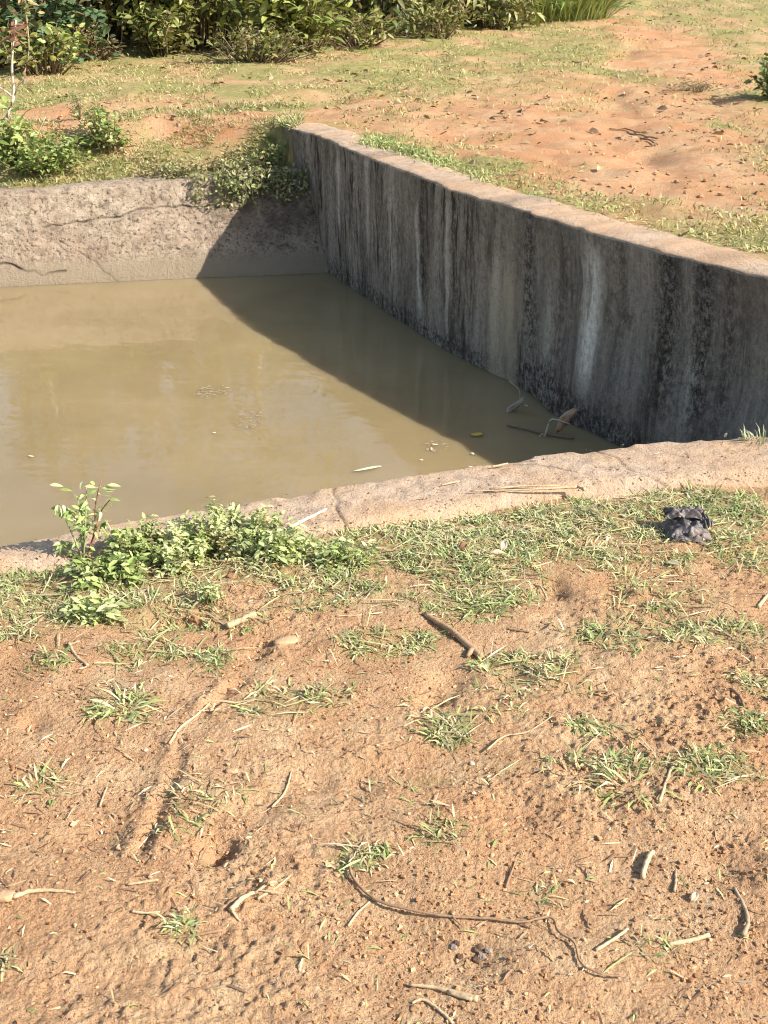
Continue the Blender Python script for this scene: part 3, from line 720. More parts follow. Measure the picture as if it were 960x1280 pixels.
p = b_(320, 78); shrub('undergrowth_bush', p + (0, .05, 0), .32, .8, 60, 900, .06, .4, BRN + OLV, 'low brown green undergrowth in front of the broad leaved plant', low=.1, flat=(1, .5))
p = b_(470, 50); shrub('hanging_leaf_shrub', p + (0, .9, 0), 2.4, 1.0, 80, 3200, .12, .4, [(.17, .20, .06), (.27, .27, .09), (.10, .14, .04), (.38, .34, .16)], 'dark shrub with drooping leaves in the middle of the thicket', low=.04, droop=.6, dn=-1, stem_r=.012, bias=1.6, up=.8)
p = b_(575, 40); shrub('hanging_leaf_shrub', p + (0, .9, 0), 2.3, 1.1, 80, 3200, .12, .38, [(.21, .25, .07), (.29, .29, .10), (.36, .32, .14), (.13, .17, .05)], 'olive brown shrub with drooping leaves left of the tall grass clump', low=.03, droop=.6, dn=-1, stem_r=.012, bias=1.6, up=.8)
for q, (px, py, lab) in enumerate([(450, 56, 'low straggly bush at the foot of the dark drooping shrub'), (545, 47, 'low straggly bush between the two drooping shrubs'), (618, 36, 'low straggly bush beside the tall grass clump')]):
    p = b_(px, py); shrub('low_bush', p, .36, .62, 40, 620, .08, .35, BRN + OLV, lab, group='low bushes along the thicket edge', low=.1)
# dense thicket that closes the gaps behind
for px, py, lab in [(20, 80, 'dark dense bush behind the bluish shrub at the left end'), (130, 66, 'dark dense bush deep in the hollow of the thicket'), (320, 40, 'dark dense bush behind the broad leaved plant'), (520, 25, 'dark dense bush behind the two drooping shrubs')]:
    p = b_(px, py); shrub('dense_bush', p + (0, 1.5, 0), 3.2, 1.5, 70, 2600, .15, .55, DKG, lab, group='dense bushes at the back of the thicket', low=.02, stem_r=.02)
# tall grass clump at the right end
def tuft(name, base, n, ln, wd, spread, cols, label, cat='grass', group=None, el=(.5, 1.45), curl=(.1, .9), mat='grass', z=None):
    base = np.array(base, float); mb = MB()
    a = rng.uniform(0, 6.28, n); r = spread * np.sqrt(rng.random(n))
    x = base[0] + r * np.cos(a); y = base[1] + r * np.sin(a)
    R = np.stack([x, y, (height(x, y) if z is None else z + 0 * x) - .003], 1)
    L = ln * rng.uniform(.5, 1.15, n)
    blades(mb, R, a + rng.normal(0, .7, n), L, wd * rng.uniform(.7, 1.2, n), rng.uniform(*el, n), rng.uniform(*curl, n), tints(n, cols))
    return tag(mb.build(name, M[mat], loc=base), label, cat, group)
p = b_(690, 24); tuft('tall_grass', p + (0, .3, 0), 1500, .8, .016, .75, [(.21, .29, .08), (.28, .34, .11), (.35, .37, .14)], 'tall upright green grass clump at the right end of the thicket')
# trunk
p = b_(303, 52)
root = empty('tree', p + (0, .9, 0), 'pale slender tree trunk rising out of the thicket behind the broad leaved plant', 'tree')
b0 = np.array(root.location); mt, mc = MB(), MB()
tube(mt, spline([b0 + (0.05, 0, -.1), b0 + (.02, 0, .5), b0 + (-.05, 0, 1.2), b0 + (-.12, .05, 2.4), b0 + (-.1, .2, 3.4)], 14), .085, .05, (.42, .37, .31), 10, .06)
for k in range(9):
    a = rng.uniform(0, 6.28); e = b0 + (-.1 + math.cos(a) * .9, .2 + math.sin(a) * .8, 3.4 + rng.uniform(-.2, 1.0))
    q = spline([b0 + (-.1, .15, 2.9 + .05 * k), (b0 + (-.1, .15, 3.2) + e) / 2, e], 6)
    tube(mt, q, .03, .01, (.36, .31, .25), 5)
    nn = 120; B = q[-1] + rng.normal(0, .28, (nn, 3)); leaves(mc, B, rdir(nn, -.8, .4), rdir(nn, .3, 1), rng.uniform(.08, .16, nn), rng.uniform(.04, .07, nn), .2, .3, tints(nn, OLV))
mt.build('trunk', M['bark'], root); mc.build('crown', M['leaf'], root)
# hanging vines
for k, (px0, px1, yb) in enumerate([(146, 158, 72), (168, 172, 70), (205, 200, 66)]):
    p = b_(px0, yb); y = p[1] + .35; mb = MB()
    e = at_y(px0, yb, y); e[2] = h1(e[0], y)
    tube(mb, spline([e - (0, 0, .02), at_y(px0 + 6, yb - 20, y), at_y(px1 - 5, yb - 45, y + .1), at_y(px1, -40, y + .3), at_y(px1 + 8, -120, y + .6)], 14), .009, .005, (.22, .18, .11), 5)
    tag(mb.build('vine', M['bark'], loc=e), ['bare vine hanging at the right edge of the dark hollow, leftmost of the vines', 'bare vine hanging just right of the dark hollow, middle of the vines', 'bare vine in front of the olive shrub, rightmost of the vines'][k], 'vine', 'vines hanging from the thicket')

# --- plants on the bank behind the low wall
def on_bank(px, py): return on_ground(px, py, .25)
FRESH = [(.22, .30, .07), (.28, .35, .10), (.17, .25, .055), (.34, .40, .14)]
p = on_bank(55, 222); shrub('leafy_bush', p + (0, .1, 0), .25, .40, 50, 1200, .042, .5, FRESH, 'bright green leafy bush on the bank at the left edge', low=.06, stem_r=.004, up=.7)
p = on_bank(18, 205); shrub('leafy_bush', p, .34, .22, 22, 340, .07, .38, FRESH, 'taller long leaved green bush at the left edge, beside the pale sapling', low=.1, stem_r=.004)
p = on_bank(132, 186); shrub('weed_bush', p, .30, .20, 34, 620, .045, .42, FRESH + [(.36, .36, .17)], 'loose green weed bush on the bank between bare red soil patches', 'weed', low=.1, stem_r=.004, lean=(-.08, 0))
p = on_bank(100, 150); shrub('weed_sprig', p, .18, .07, 8, 90, .035, .3, [(.17, .23, .08), (.22, .26, .11)], 'thin upright weed sprig on the bank above the loose bush', 'weed', low=.3, stem_r=.003)
for px, py, hg, rd_, nl, lab in [(225, 226, .12, .34, 900, 'pale green creeping weed over the left part of the low wall top'), (298, 230, .17, .34, 1300, 'creeping weed in the middle of the low wall top, hanging over it'), (338, 226, .24, .24, 1000, 'dark green weed in the corner where the low wall meets the tall wall')]:
    p = on_bank(px, py); dk = px > 330
    shrub('creeping_weed', p + (0, .06, 0), hg, rd_, 70, nl, .028, .5, ([(.20, .26, .08), (.27, .30, .12), (.16, .22, .06)] if dk else [(.30, .31, .13), (.37, .35, .17), (.25, .27, .10), (.42, .37, .22)]), lab, 'weed', 'weeds on the low wall top', low=.05, flat=(1, .7), stem_r=.0025)
# weeds hanging down the wall face
for px, py, lab in [(265, 246, 'weed trailing down the low wall face, left one'), (312, 252, 'weed trailing down the low wall face, middle one'), (348, 250, 'weed trailing down the low wall face right beside the tall wall')]:
    x = at(px, py, .05)[0]; y = float(back_top(x)) - .03
    root = empty('trailing_weed', (x, y + .05, float(back_z(x)) + .01), lab, 'weed', 'weeds on the low wall top'); ms, ml = MB(), MB()
    for k in range(17):
        x2 = min(x + rng.normal(0, .14), -.52); q = spline([(x2, y + .06, back_z(x) + .03), (x2 + rng.normal(0, .03), y - .05, back_z(x) - .01), (x2 + rng.normal(0, .05), y - .09, back_z(x) - rng.uniform(.05, .20))], 6)
        tube(ms, q, .003, .0015, (.16, .14, .07), 4); nn = 16
        B = q[rng.integers(1, 6, nn)] + rng.normal(0, .018, (nn, 3)); leaves(ml, B, rdir(nn, -.9, .3), rdir(nn, .1, 1) + np.array((0, -.6, 0)), rng.uniform(.02, .04, nn), rng.uniform(.012, .02, nn), .2, .3, tints(nn, [(.30, .31, .13), (.24, .27, .10), (.38, .35, .18), (.20, .24, .08)]))
    ms.build('stem', M['bark'], root); ml.build('foliage', M['leaf'], root)
# grass growing over the coping
mb = MB()
for px, py, sx, n_ in [(455, 180, .16, 620), (490, 182, .2, 620), (530, 192, .2, 420), (575, 205, .16, 150), (625, 222, .14, 160), (700, 250, .3, 90), (860, 292, .4, 70)]:
    c = at(px, py, .4); yy = c[1] + rng.normal(0, sx, n_); off_ = .28 + rng.normal(0, .05, n_) - (.10 if px < 500 else .02) * np.exp(-((yy - c[1]) / .12) ** 2)
    xx = wall_x(yy) + off_ / .88
    R_ = np.stack([xx, yy, np.full(n_, .395)], 1)
    blades(mb, R_, rng.uniform(0, 6.28, n_), rng.uniform(.02, .06, n_), rng.uniform(.004, .007, n_), rng.uniform(.1, 1.1, n_), rng.uniform(.3, 1, n_), tints(n_, [(.30, .36, .13), (.37, .40, .17), (.24, .31, .10), (.43, .42, .2)]))
tag(mb.build('wall_top_grass', M['grass']), 'green grass creeping over the back edge of the tall wall top', 'grass', kind='stuff')
p = on_ground(956, 128, .45); shrub('leafy_bush', p + (.12, .1, 0), .3, .3, 26, 420, .06, .5, [(.11, .17, .05), (.15, .2, .06)], 'small dark green bush at the right edge of the field', low=.1)
p = on_ground(868, 112, .45); shrub('dry_weed', p, .07, .3, 32, 300, .03, .25, [(.30, .25, .16), (.34, .28, .18)], 'greyish dry weed on the bare soil of the field', 'weed', low=.1, stem_r=.003)

# --- the pale sapling at the left edge
def sapling():
    y = float(on_bank(0, 190)[1]) + .15; b = at_y(-3, 186, y); b[2] = h1(b[0], y)
    root = empty('sapling', b, 'pale bare stemmed sapling with reddish leaves at the left edge', 'sapling'); ms, ml = MB(), MB()
    A = lambda px, py, dy=0: at_y(px, py, y + dy)
    tube(ms, spline([b, A(6, 150), A(17, 122), A(15, 90), A(16, 60), A(20, 25)], 14), .011, .006, (.60, .53, .43), 7, .08)
    tube(ms, spline([A(17, 122), A(4, 112), A(-12, 104)], 6), .007, .004, (.58, .51, .41), 6)
    tube(ms, spline([A(17, 120), A(28, 98), A(36, 66, .05), A(33, 20, .05), A(28, -25, .05)], 10), .006, .004, (.40, .30, .20), 6)
    for px, py, n_, c in [(17, 42, 30, 'r'), (22, 30, 14, 'r'), (31, 4, 22, 'g'), (28, -12, 26, 'g'), (10, 62, 9, 'g'), (20, -20, 20, 'r'), (36, 70, 8, 'g'), (30, 95, 10, 'g')]:
        B = A(px, py) + rng.normal(0, .032, (n_, 3))
        leaves(ml, B, rdir(n_, -.5, .6), rdir(n_, .2, 1), rng.uniform(.04, .075, n_), rng.uniform(.018, .03, n_), .2, .3,
               tints(n_, [(.34, .17, .12), (.28, .16, .10), (.40, .26, .17)] if c == 'r' else [(.22, .27, .09), (.28, .30, .12), (.33, .25, .13)]))
    ms.build('stem', M['bark'], root); ml.build('foliage', M['leaf'], root)
    # thin fallen stem beside it
    mb = MB(); e = A(40, 178); e[2] = h1(e[0], y) - .01
    tube(mb, spline([e, A(50, 160), A(57, 146)], 5), .004, .003, (.58, .5, .38), 5)
    tag(mb.build('dry_stalk', M['wood'], loc=e), 'thin pale dry stalk leaning on the bank right of the sapling', 'stalk')
sapling()

# --- small plants by the rim, left
LITE = [(.50, .54, .24), (.42, .48, .18), (.58, .61, .33), (.33, .41, .13)]
def rim_plant():
    b = on_ground(106, 704); y = b[1]; A = lambda px, py, dy=0.0: at_y(px, py, y + dy)
    root = empty('leafy_plant', b, 'small upright leafy plant with reddish stems on the rim at left', 'plant'); ms, ml = MB(), MB()
    ST = [[(106, 706), (118, 668), (119, 632), (127, 598)], [(106, 706), (120, 662), (140, 650)], [(120, 660), (126, 640), (138, 624)], [(105, 706), (99, 660), (84, 634)], [(105, 706), (92, 672), (74, 632)], [(104, 706), (105, 660), (96, 620)], [(104, 706), (107, 650), (108, 606)], [(104, 706), (84, 690), (78, 676)]]
    for k, s in enumerate(ST):
        P = spline([A(px, py, rng.normal(0, .012)) for px, py in s], 8)
        tube(ms, P, .0028, .0013, (.30, .16, .09) if k < 3 else (.30, .33, .14), 5)
        for q in range(6 if k < 3 else 14):
            i = rng.integers(3, 8); n_ = 2
            leaves(ml, P[i] + rng.normal(0, .006, (n_, 3)), rdir(n_, -.75, .35), rdir(n_, .3, 1) + np.array((.5, -.5, .3)), rng.uniform(.020, .036, n_), rng.uniform(.006, .011, n_), .2, .35, tints(n_, LITE + [(.24, .36, .10)] * 3))
    for px, py in [(140, 600), (133, 604), (112, 602), (68, 600), (80, 606)]:
        leaves(ml, A(px - 6, py + 6)[None], np.array([(.9, -.1, .1)]), np.array([(.1, -.5, .9)]), np.array([.034]), np.array([.011]), .2, .3, tints(1, LITE))
    ms.build('stem', M['bark'], root); ml.build('foliage', M['leaf'], root)
rim_plant()
for px, py, hg, rd_, nl, ln, cols, lab in [
    (288, 692, .115, .20, 3000, .020, LITE + [(.50, .42, .22), (.28, .34, .12)], 'pale green mound of small leaved weed on the rim, its right half'),
    (205, 708, .095, .19, 2300, .021, LITE + FRESH[:2] + [(.46, .38, .2)], 'green weed mound on the rim between the upright plant and the pale mound'),
    (355, 700, .08, .13, 620, .024, LITE, 'low pale weed trailing off the right end of the mound'),
    (135, 726, .06, .12, 460, .028, FRESH + LITE, 'deep green low weed at the foot of the upright plant'),
    (262, 758, .075, .045, 150, .018, LITE, 'small feathery pale green weed on the red soil below the mound'),
    (120, 775, .045, .09, 240, .026, LITE, 'sprawling pale weed on the soil below the upright plant'),
    (430, 706, .055, .11, 380, .022, LITE + FRESH[:1], 'low green weed in the grass at the middle of the rim')]:
    p = on_ground(px, py)
    shrub('spreading_weed', p + (0, .02, 0), hg, rd_, 34, nl, ln, .45, cols, lab, 'weed', 'weeds along the near rim', low=.04, stem_r=.0015, bias=.6, root_=.8, flat=(1, .7), stemcol=(.28, .26, .12), up=.9, droop=.2)
def seed_stalks():
    y = on_ground(285, 668)[1] + .05
    for px, pts, lab in [(0, [(268, 668), (268, 625), (266, 606)], 'thin brown seed stalk over the pale mound, rightmost of the close pair'), (0, [(228, 680), (226, 635), (222, 620)], 'thin brown seed stalk at the left slope of the pale mound'), (0, [(256, 668), (250, 620), (246, 610)], 'thin brown seed stalk over the pale mound, leftmost of the close pair'), (0, [(322, 670), (330, 632), (336, 620)], 'thin leaning brown stalk at the right end of the pale mound'), (0, [(192, 690), (190, 645), (186, 634)], 'thin brown seed stalk between the upright plant and the pale mound')]:
        ms = MB(); P = spline([at_y(a, b, y) for a, b in pts], 8); tube(ms, P, .0014, .0010, (.34, .24, .15), 4)
        for _ in range(4): tube(ms, [P[-1] + rng.normal(0, .002, 3), P[-1] + rng.normal(0, .008, 3)], .0022, .0012, (.42, .30, .2), 4)
        tag(ms.build('seed_stalk', M['bark'], loc=P[0]), lab, 'stalk', 'seed stalks above the weed mound')
seed_stalks()
# distinct grass tufts on the bare soil
for px, py, n_, ln, wd, sp, cols, lab in [
    (155, 885, 46, .075, .0055, .028, G_PALE + LITE, 'spiky star shaped grass tuft alone on the soil at left'),
    (785, 985, 34, .075, .005, .04, G_PALE + LITE, 'long bladed grass tuft on the soil at right, below the patches'),
    (720, 968, 70, .05, .004, .05, G_PALE + G_DRY, 'grass tuft around the leaning pale stalk at right'),
    (560, 915, 40, .04, .004, .04, G_PALE + G_DRY, 'round grass tuft in the middle of the bare soil'),
    (605, 760, 60, .06, .0045, .05, LITE + G_PALE, 'leaning bright grass tuft at the front of the middle turf'),
    (50, 985, 60, .045, .004, .04, G_PALE + G_DRY, 'small grass tuft at the left edge of the bare soil'),
    (880, 965, 50, .045, .004, .05, LITE + G_PALE, 'grass tuft at the right edge among the lower patches'),
    (225, 1155, 40, .03, .0045, .018, LITE, 'tiny fresh green grass tuft low on the left soil'),
    (640, 700, 80, .055, .004, .05, G_PALE, 'pale grass tuft in the turf behind the middle stick'),
    (945, 540, 60, .05, .004, .05, [(.4, .42, .3), (.35, .38, .2)], 'small pale grass tuft growing where the rim meets the tall wall')]:
    p = on_ground(px, py) if py > 560 else at(948, 551, .012)
    tuft('grass_tuft', p, n_, ln, wd, sp, cols, lab, group='grass tufts on the near ground', z=None if py > 560 else .012, el=(.02, .75) if py > 560 else (.3, 1.4), curl=(.2, .9))

# ------------------------------------------------------------------ loose things on the ground
def stick(name, pts, r0, r1, col, label, cat='stick', group=None, lift=0.0, side=None, z=None, n=None, k=7, mat='wood', jit=.14, thin=.82):
    P = []
    for px, py in pts:
        q = on_ground(px, py) if z is None else at(px, py, z)
        P.append(q)
    r0 *= thin; r1 *= thin; P = spline(P, n or max(8, 5 * len(P)))
    hz = height(P[:, 0], P[:, 1]) if z is None else np.full(len(P), float(z))
    if z is None:                                   # lies on the high spots and spans the small hollows
        m = len(P); w_ = m if n is None else 7
        pad = np.pad(hz, w_, mode='edge'); hs = np.array([np.mean(np.sort(pad[i:i + 2 * w_ + 1])[-w_:]) for i in range(m)])
        if n is None:
            c1, c0 = np.polyfit(np.linspace(0, 1, m), hs, 1); hs = np.maximum(c0 + c1 * np.linspace(0, 1, m), 0 * hs + (hz - .004))
        hz = hs
    P[:, 2] = hz + r0 * .7 + lift
    P[:, :2] += rng.normal(0, 1, (len(P), 2)) * r0 * .12
    mb = MB(); tube(mb, P, r0, r1, col, k, jit)
    o = mb.build(name, M[mat], loc=P[0]); tag(o, label, cat, group)
    if side:
        for sp in side:
            Q = spline([on_ground(px, py) if z is None else at(px, py, z) for px, py in sp], 5); Q[:, 2] = (height(Q[:, 0], Q[:, 1]) if z is None else z) + r1 * .8 + lift
            m2 = MB(); tube(m2, Q, r1, r1 * .5, col, 5)
            c = m2.build('side_twig', M[mat], loc=P[0]); c.parent = o; c.location = (0, 0, 0)
    return o
TAN = (.48, .35, .21); BRW = (.28, .17, .10); GRY = (.36, .27, .18); PAL = (.52, .39, .24)
G = 'dry sticks and stalks lying on the red soil'
ST = [
    ('stick', [(531, 769), (566, 795), (602, 826)], .008, .0105, (.38, .25, .145), 'thick brown stick lying diagonally in the middle of the soil', [[(590, 815), (584, 824)]]),
    ('stick', [(284, 789), (300, 778), (319, 770)], .009, .011, TAN, 'short thick tan stick below the weed mound', None),
    ('stick', [(212, 931), (225, 912), (243, 897), (262, 884)], .0036, .003, PAL, 'pale curved stalk lying in the rut at left', None),
    ('stick', [(86, 806), (95, 820), (110, 833)], .004, .0045, TAN, 'short tan bent stalk at the far left of the soil', [[(86, 806), (100, 803)]]),
    ('stick', [(18, 1125), (40, 1116), (70, 1114), (95, 1119)], .0055, .003, PAL, 'pale curved root at the lower left edge', None),
    ('stick', [(193, 1173), (235, 1171), (278, 1163)], .0024, .004, BRW, 'thin brown stick low on the left soil', None),
    ('stick', [(288, 1141), (303, 1126), (318, 1118)], .0065, .004, PAL, 'short pale split stalk in front of the thin twig pair', [[(318, 1118), (360, 1098)], [(290, 1140), (300, 1152)]]),
    ('stick', [(322, 1126), (342, 1112), (364, 1096)], .0032, .0026, TAN, 'thin pale twig beside the split stalk', None),
    ('stick', [(340, 1012), (356, 992), (364, 966)], .0035, .002, TAN, 'thin bent twig upright across the middle left soil', [[(340, 1010), (322, 1018)]]),
    ('stick', [(824, 1006), (830, 985), (840, 960)], .0042, .0035, TAN, 'pale stalk leaning through the right grass tuft', [[(836, 966), (846, 956)]]),
    ('stick', [(802, 1100), (808, 1082), (815, 1066)], .0065, .0055, PAL, 'wide pale straw piece standing alone at right', None),
    ('stick', [(835, 1182), (860, 1178), (886, 1172)], .0055, .0045, PAL, 'thick pale stalk at the lower right, shaded beneath', None),
    ('stick', [(745, 1189), (765, 1178), (785, 1166)], .0035, .003, PAL, 'straight pale stalk left of the thick lower right stalk', None),
    ('stick', [(917, 1112), (930, 1132), (934, 1160), (928, 1172)], .0038, .005, GRY, 'curved grey twig at the lower right edge', None),
    ('stick', [(632, 1112), (638, 1095), (644, 1078)], .0034, .002, BRW, 'small dark upright twig in the lower middle', None),
    ('stick', [(842, 1118), (844, 1106), (844, 1090)], .0036, .0026, GRY, 'tiny grey twig in the lower right', None),
    ('stick', [(511, 1234), (545, 1238), (575, 1245), (597, 1250)], .003, .0065, TAN, 'tan frayed stick at the bottom middle', [[(560, 1242), (590, 1252)]]),
    ('stick', [(515, 1255), (530, 1252), (552, 1268), (566, 1280)], .0032, .003, PAL, 'pale bent twig at the bottom edge', None),
    ('stick', [(608, 942), (630, 924), (660, 915), (690, 897)], .0028, .0016, TAN, 'thin wavy twig under the middle right patches', None),
    ('stick', [(724, 870), (742, 868), (760, 866)], .0024, .002, BRW, 'short thin brown twig right of the middle', None),
    ('stick', [(915, 862), (924, 872), (930, 885)], .0055, .004, BRW, 'short brown stick at the right edge', None),
    ('stick', [(669, 732), (676, 742), (684, 750)], .0045, .003, TAN, 'short tan stalk just below the rim turf', None),
    ('stick', [(635, 787), (650, 790), (662, 791)], .003, .0025, BRW, 'small brown chip stick right of the thick brown stick', None),
    ('stick', [(948, 760), (953, 752), (960, 745)], .006, .005, PAL, 'pale stalk end at the right edge', None),
    ('stick', [(420, 772), (450, 770)], .0025, .002, TAN, 'thin straw left of the thick brown stick', None),
    ('stick', [(880, 695), (905, 688), (925, 684)], .0025, .002, PAL, 'thin pale straw right of the black bag', None),
    ('stick', [(665, 710), (690, 703)], .003, .002, PAL, 'thin pale straw in the turf left of the black bag', None),
    ('stick', [(125, 1010), (130, 995), (134, 985)], .003, .002, TAN, 'small leaning straw at the left of the rut', None),
    ('stick', [(160, 1108), (180, 1105), (198, 1102)], .003, .003, TAN, 'short straw right of the pale curved root', None),
    ('stick', [(165, 1141), (182, 1143), (200, 1141)], .003, .002, PAL, 'tiny pale straw below the short straw', None),
    ('stick', [(870, 778), (890, 790), (915, 797)], .0022, .0018, BRW, 'fine brown twig among the right patches', None),
    ('stick', [(435, 1160), (448, 1142), (462, 1128)], .003, .0022, PAL, 'pale straw below the start of the long vine', None)]
for nm, pts, a, b, c, lab, sd_ in ST: stick(nm, pts, a, b, c, lab, group=G, side=sd_)
stick('root', [(437, 1073), (440, 1098), (465, 1124), (505, 1143), (560, 1147), (610, 1153), (650, 1156), (688, 1152), (698, 1170), (718, 1183), (726, 1207), (750, 1222), (780, 1226)], .0034, .0024, (.30, .195, .12), 'long thin brown root snaking across the lower middle soil', 'root', n=70, lift=.004, side=[[(565, 1149), (580, 1163)]], k=5)
stick('stick', [(588, 614), (640, 613), (690, 611), (722, 609)], .002, .0055, (.50, .36, .22), 'long thin dry stick lying on the concrete rim', z=.018, side=[[(612, 613), (650, 609), (700, 608)]])
stick('leaf_sheath', [(722, 609), (731, 613)], .005, .007, PAL, 'pale sheath at the right end of the rim stick', 'sheath', z=.018)
stick('stalk', [(362, 661), (380, 652), (408, 638)], .0075, .004, (.66, .58, .42), 'pale straw stalk lying on the rim beside the weed mound', 'stalk', z=.016)
stick('stick', [(615, 584), (635, 580)], .0035, .003, PAL, 'short pale straw on the inner edge of the rim', z=.016)
stick('stick', [(552, 607), (575, 602)], .003, .002, PAL, 'faint pale straw on the rim near the water', z=.016)
# far sticks and dark clods of the field
for pts, lab in [([(762, 163), (785, 163), (800, 168)], 'thin twig on the field left of the dark stick pair'), ([(787, 170), (805, 172), (822, 176)], 'dark stick on the bare field soil, upper of a pair'), ([(800, 176), (815, 179), (822, 183)], 'dark stick on the bare field soil, lower of a pair'), ([(715, 78), (728, 79)], 'short twig far off on the field')]:
    P = spline([on_ground(px, py, .4) for px, py in pts], 6); P[:, 2] = height(P[:, 0], P[:, 1]) + .012
    mb = MB(); tube(mb, P, .006, .004, BRW, 6); tag(mb.build('stick', M['wood'], loc=P[0]), lab, 'stick', 'sticks on the far field')

# icosahedron for stones and clods
_ph = (1 + 5 ** .5) / 2
ICO = np.array([(-1, _ph, 0), (1, _ph, 0), (-1, -_ph, 0), (1, -_ph, 0), (0, -1, _ph), (0, 1, _ph), (0, -1, -_ph), (0, 1, -_ph), (_ph, 0, -1), (_ph, 0, 1), (-_ph, 0, -1), (-_ph, 0, 1)]) / math.sqrt(1 + _ph ** 2)
ICF = [(0, 11, 5), (0, 5, 1), (0, 1, 7), (0, 7, 10), (0, 10, 11), (1, 5, 9), (5, 11, 4), (11, 10, 2), (10, 7, 6), (7, 1, 8), (3, 9, 4), (3, 4, 2), (3, 2, 6), (3, 6, 8), (3, 8, 9), (4, 9, 5), (2, 4, 11), (6, 2, 10), (8, 6, 7), (9, 8, 1)]
def lumps(mb, x, y, r, T, sink=.35, zadd=None):
    n = len(x); V = ICO[None] * (1 + rng.uniform(-.55, .4, (n, 12, 1)))
    V = V * np.stack([rng.uniform(.75, 1.35, n), rng.uniform(.75, 1.35, n), rng.uniform(.5, .95, n)], 1)[:, None, :]
    a = rng.uniform(0, 6.28, n); c, s = np.cos(a), np.sin(a)
    V = np.stack([V[..., 0] * c[:, None] - V[..., 1] * s[:, None], V[..., 0] * s[:, None] + V[..., 1] * c[:, None], V[..., 2]], -1) * r[:, None, None]
    V = V + np.stack([x, y, (height(x, y) if zadd is None else zadd) + r * sink], 1)[:, None, :]
    mb.bulk(V, ICF, T)
mb = MB(); n = 44000
y = 1.15 + 2.2 * rng.random(n) ** 1.25; x = rng.uniform(-1, 1, n) * (.38 * y + .45)
pt = rng.random(n) < .5 + 1.8 * np.maximum(fbm(x * 3.5, y * 3.5, 100, 3), -.2)
ok = pt & (y < rim_front(x) - .03); x, y = x[ok], y[ok]; n = len(x)
r = .0013 + .0030 * rng.random(n) ** 3 + (rng.random(n) < .012) * rng.uniform(.001, .0035, n)
lumps(mb, x, y, r, tints(n, [(.44, .25, .125), (.50, .30, .16), (.38, .20, .095), (.53, .34, .19), (.30, .155, .075)]))
tag(mb.build('soil_crumbs', M['clod'], smooth=False), 'small crumbs of red soil scattered over the near ground', 'soil', kind='stuff')
mb = MB(); n = 5200
t = rng.random(n); y = 4.4 * (22 / 4.4) ** t; x = rng.uniform(-1, 1, n) * (.4 * y + .3)
d = mask(FAR_DIRT, x, y, .5, 5, 2.0) * .9 + .12
ok = (rng.random(n) < d * clip01(.4 + 2.2 * fbm(x * 2.2, y * 2.2, 101, 3))) & (((x - wall_x(y)) * .88 > .35) | ((y > back_top(x) + .5) & (x < -.7)) | (y > Y_END + .3)); x, y = x[ok], y[ok]; n = len(x)
lumps(mb, x, y, rng.uniform(.006, .016, n), tints(n, [(.42, .25, .14), (.42, .23, .13), (.36, .20, .11), (.48, .30, .18)]))
tag(mb.build('field_clods', M['clod'], smooth=False), 'reddish clods of soil on the bare parts of the field', 'soil', kind='stuff')
# dust and crumbs on the rim
mb = MB(); n = 700
x = rng.uniform(-1.2, 1.7, n); t = rng.random(n) ** .6; y = rim_back(x) + (rim_front(x) - rim_back(x)) * (.06 + .9 * t)
lumps(mb, x, y, .0014 + .003 * rng.random(n) ** 3, tints(n, [(.44, .27, .15), (.38, .25, .16), (.30, .21, .15)]), zadd=.011)
R = np.stack([x[:140], y[:140], np.full(140, .016)], 1)
blades(mb, R, rng.uniform(0, 6.28, 140), rng.uniform(.008, .035, 140), rng.uniform(.0015, .003, 140), rng.uniform(-.05, .15, 140), rng.uniform(-.1, .1, 140), tints(140, [PAL, TAN, BRW]))
tag(mb.build('rim_litter', M['clod'], smooth=False), 'soil crumbs and straw bits lying on the concrete rim', 'litter', kind='stuff')
# straw bits and dead leaf flakes
mb = MB(); n = 10500
y = 1.15 + 2.2 * rng.random(n); x = rng.uniform(-1, 1, n) * (.38 * y + .45); ok = (y < rim_front(x) - .02) & (rng.random(n) < .6 + 1.2 * fbm(x * 2, y * 2, 103, 2)); x, y = x[ok], y[ok]; n = len(x)
R = np.stack([x, y, height(x, y) + .003], 1)
blades(mb, R, rng.normal(.35, .9, n) + (rng.random(n) < .5) * math.pi, (.008 + .04 * rng.random(n) ** 3), rng.uniform(.0018, .0042, n), rng.uniform(-.02, .22, n), rng.uniform(-.1, .2, n), tints(n, [PAL, TAN, BRW, (.66, .55, .38), GRY, BRW, (.22, .13, .08)]))
tag(mb.build('straw_litter', M['dead']), 'bits of dry straw strewn over the near soil', 'litter', kind='stuff')
mb = MB(); n = 2600
t = rng.random(n); y = 4.4 * (22 / 4.4) ** t; x = rng.uniform(-1, 1, n) * (.4 * y + .3)
ok = (((x - wall_x(y)) * .88 > .3) | (y > Y_END + .3)) & (rng.random(n) < clip01(.35 + 2.5 * fbm(x * .9, y * .9, 102, 3))); x, y = x[ok], y[ok]; n = len(x)
P = np.stack([x, y, height(x, y) + .015], 1); L = rng.uniform(.03, .08, n)
leaves(mb, P, rdir(n, -.1, .3), rdir(n, .5, 1), L, L * rng.uniform(.3, .6, n), .4, .3, tints(n, [(.22, .15, .08), (.30, .21, .12), (.16, .11, .07), (.40, .31, .19)]))
tag(mb.build('leaf_litter', M['dead']), 'dry dark fallen leaves strewn over the field', 'litter', kind='stuff')

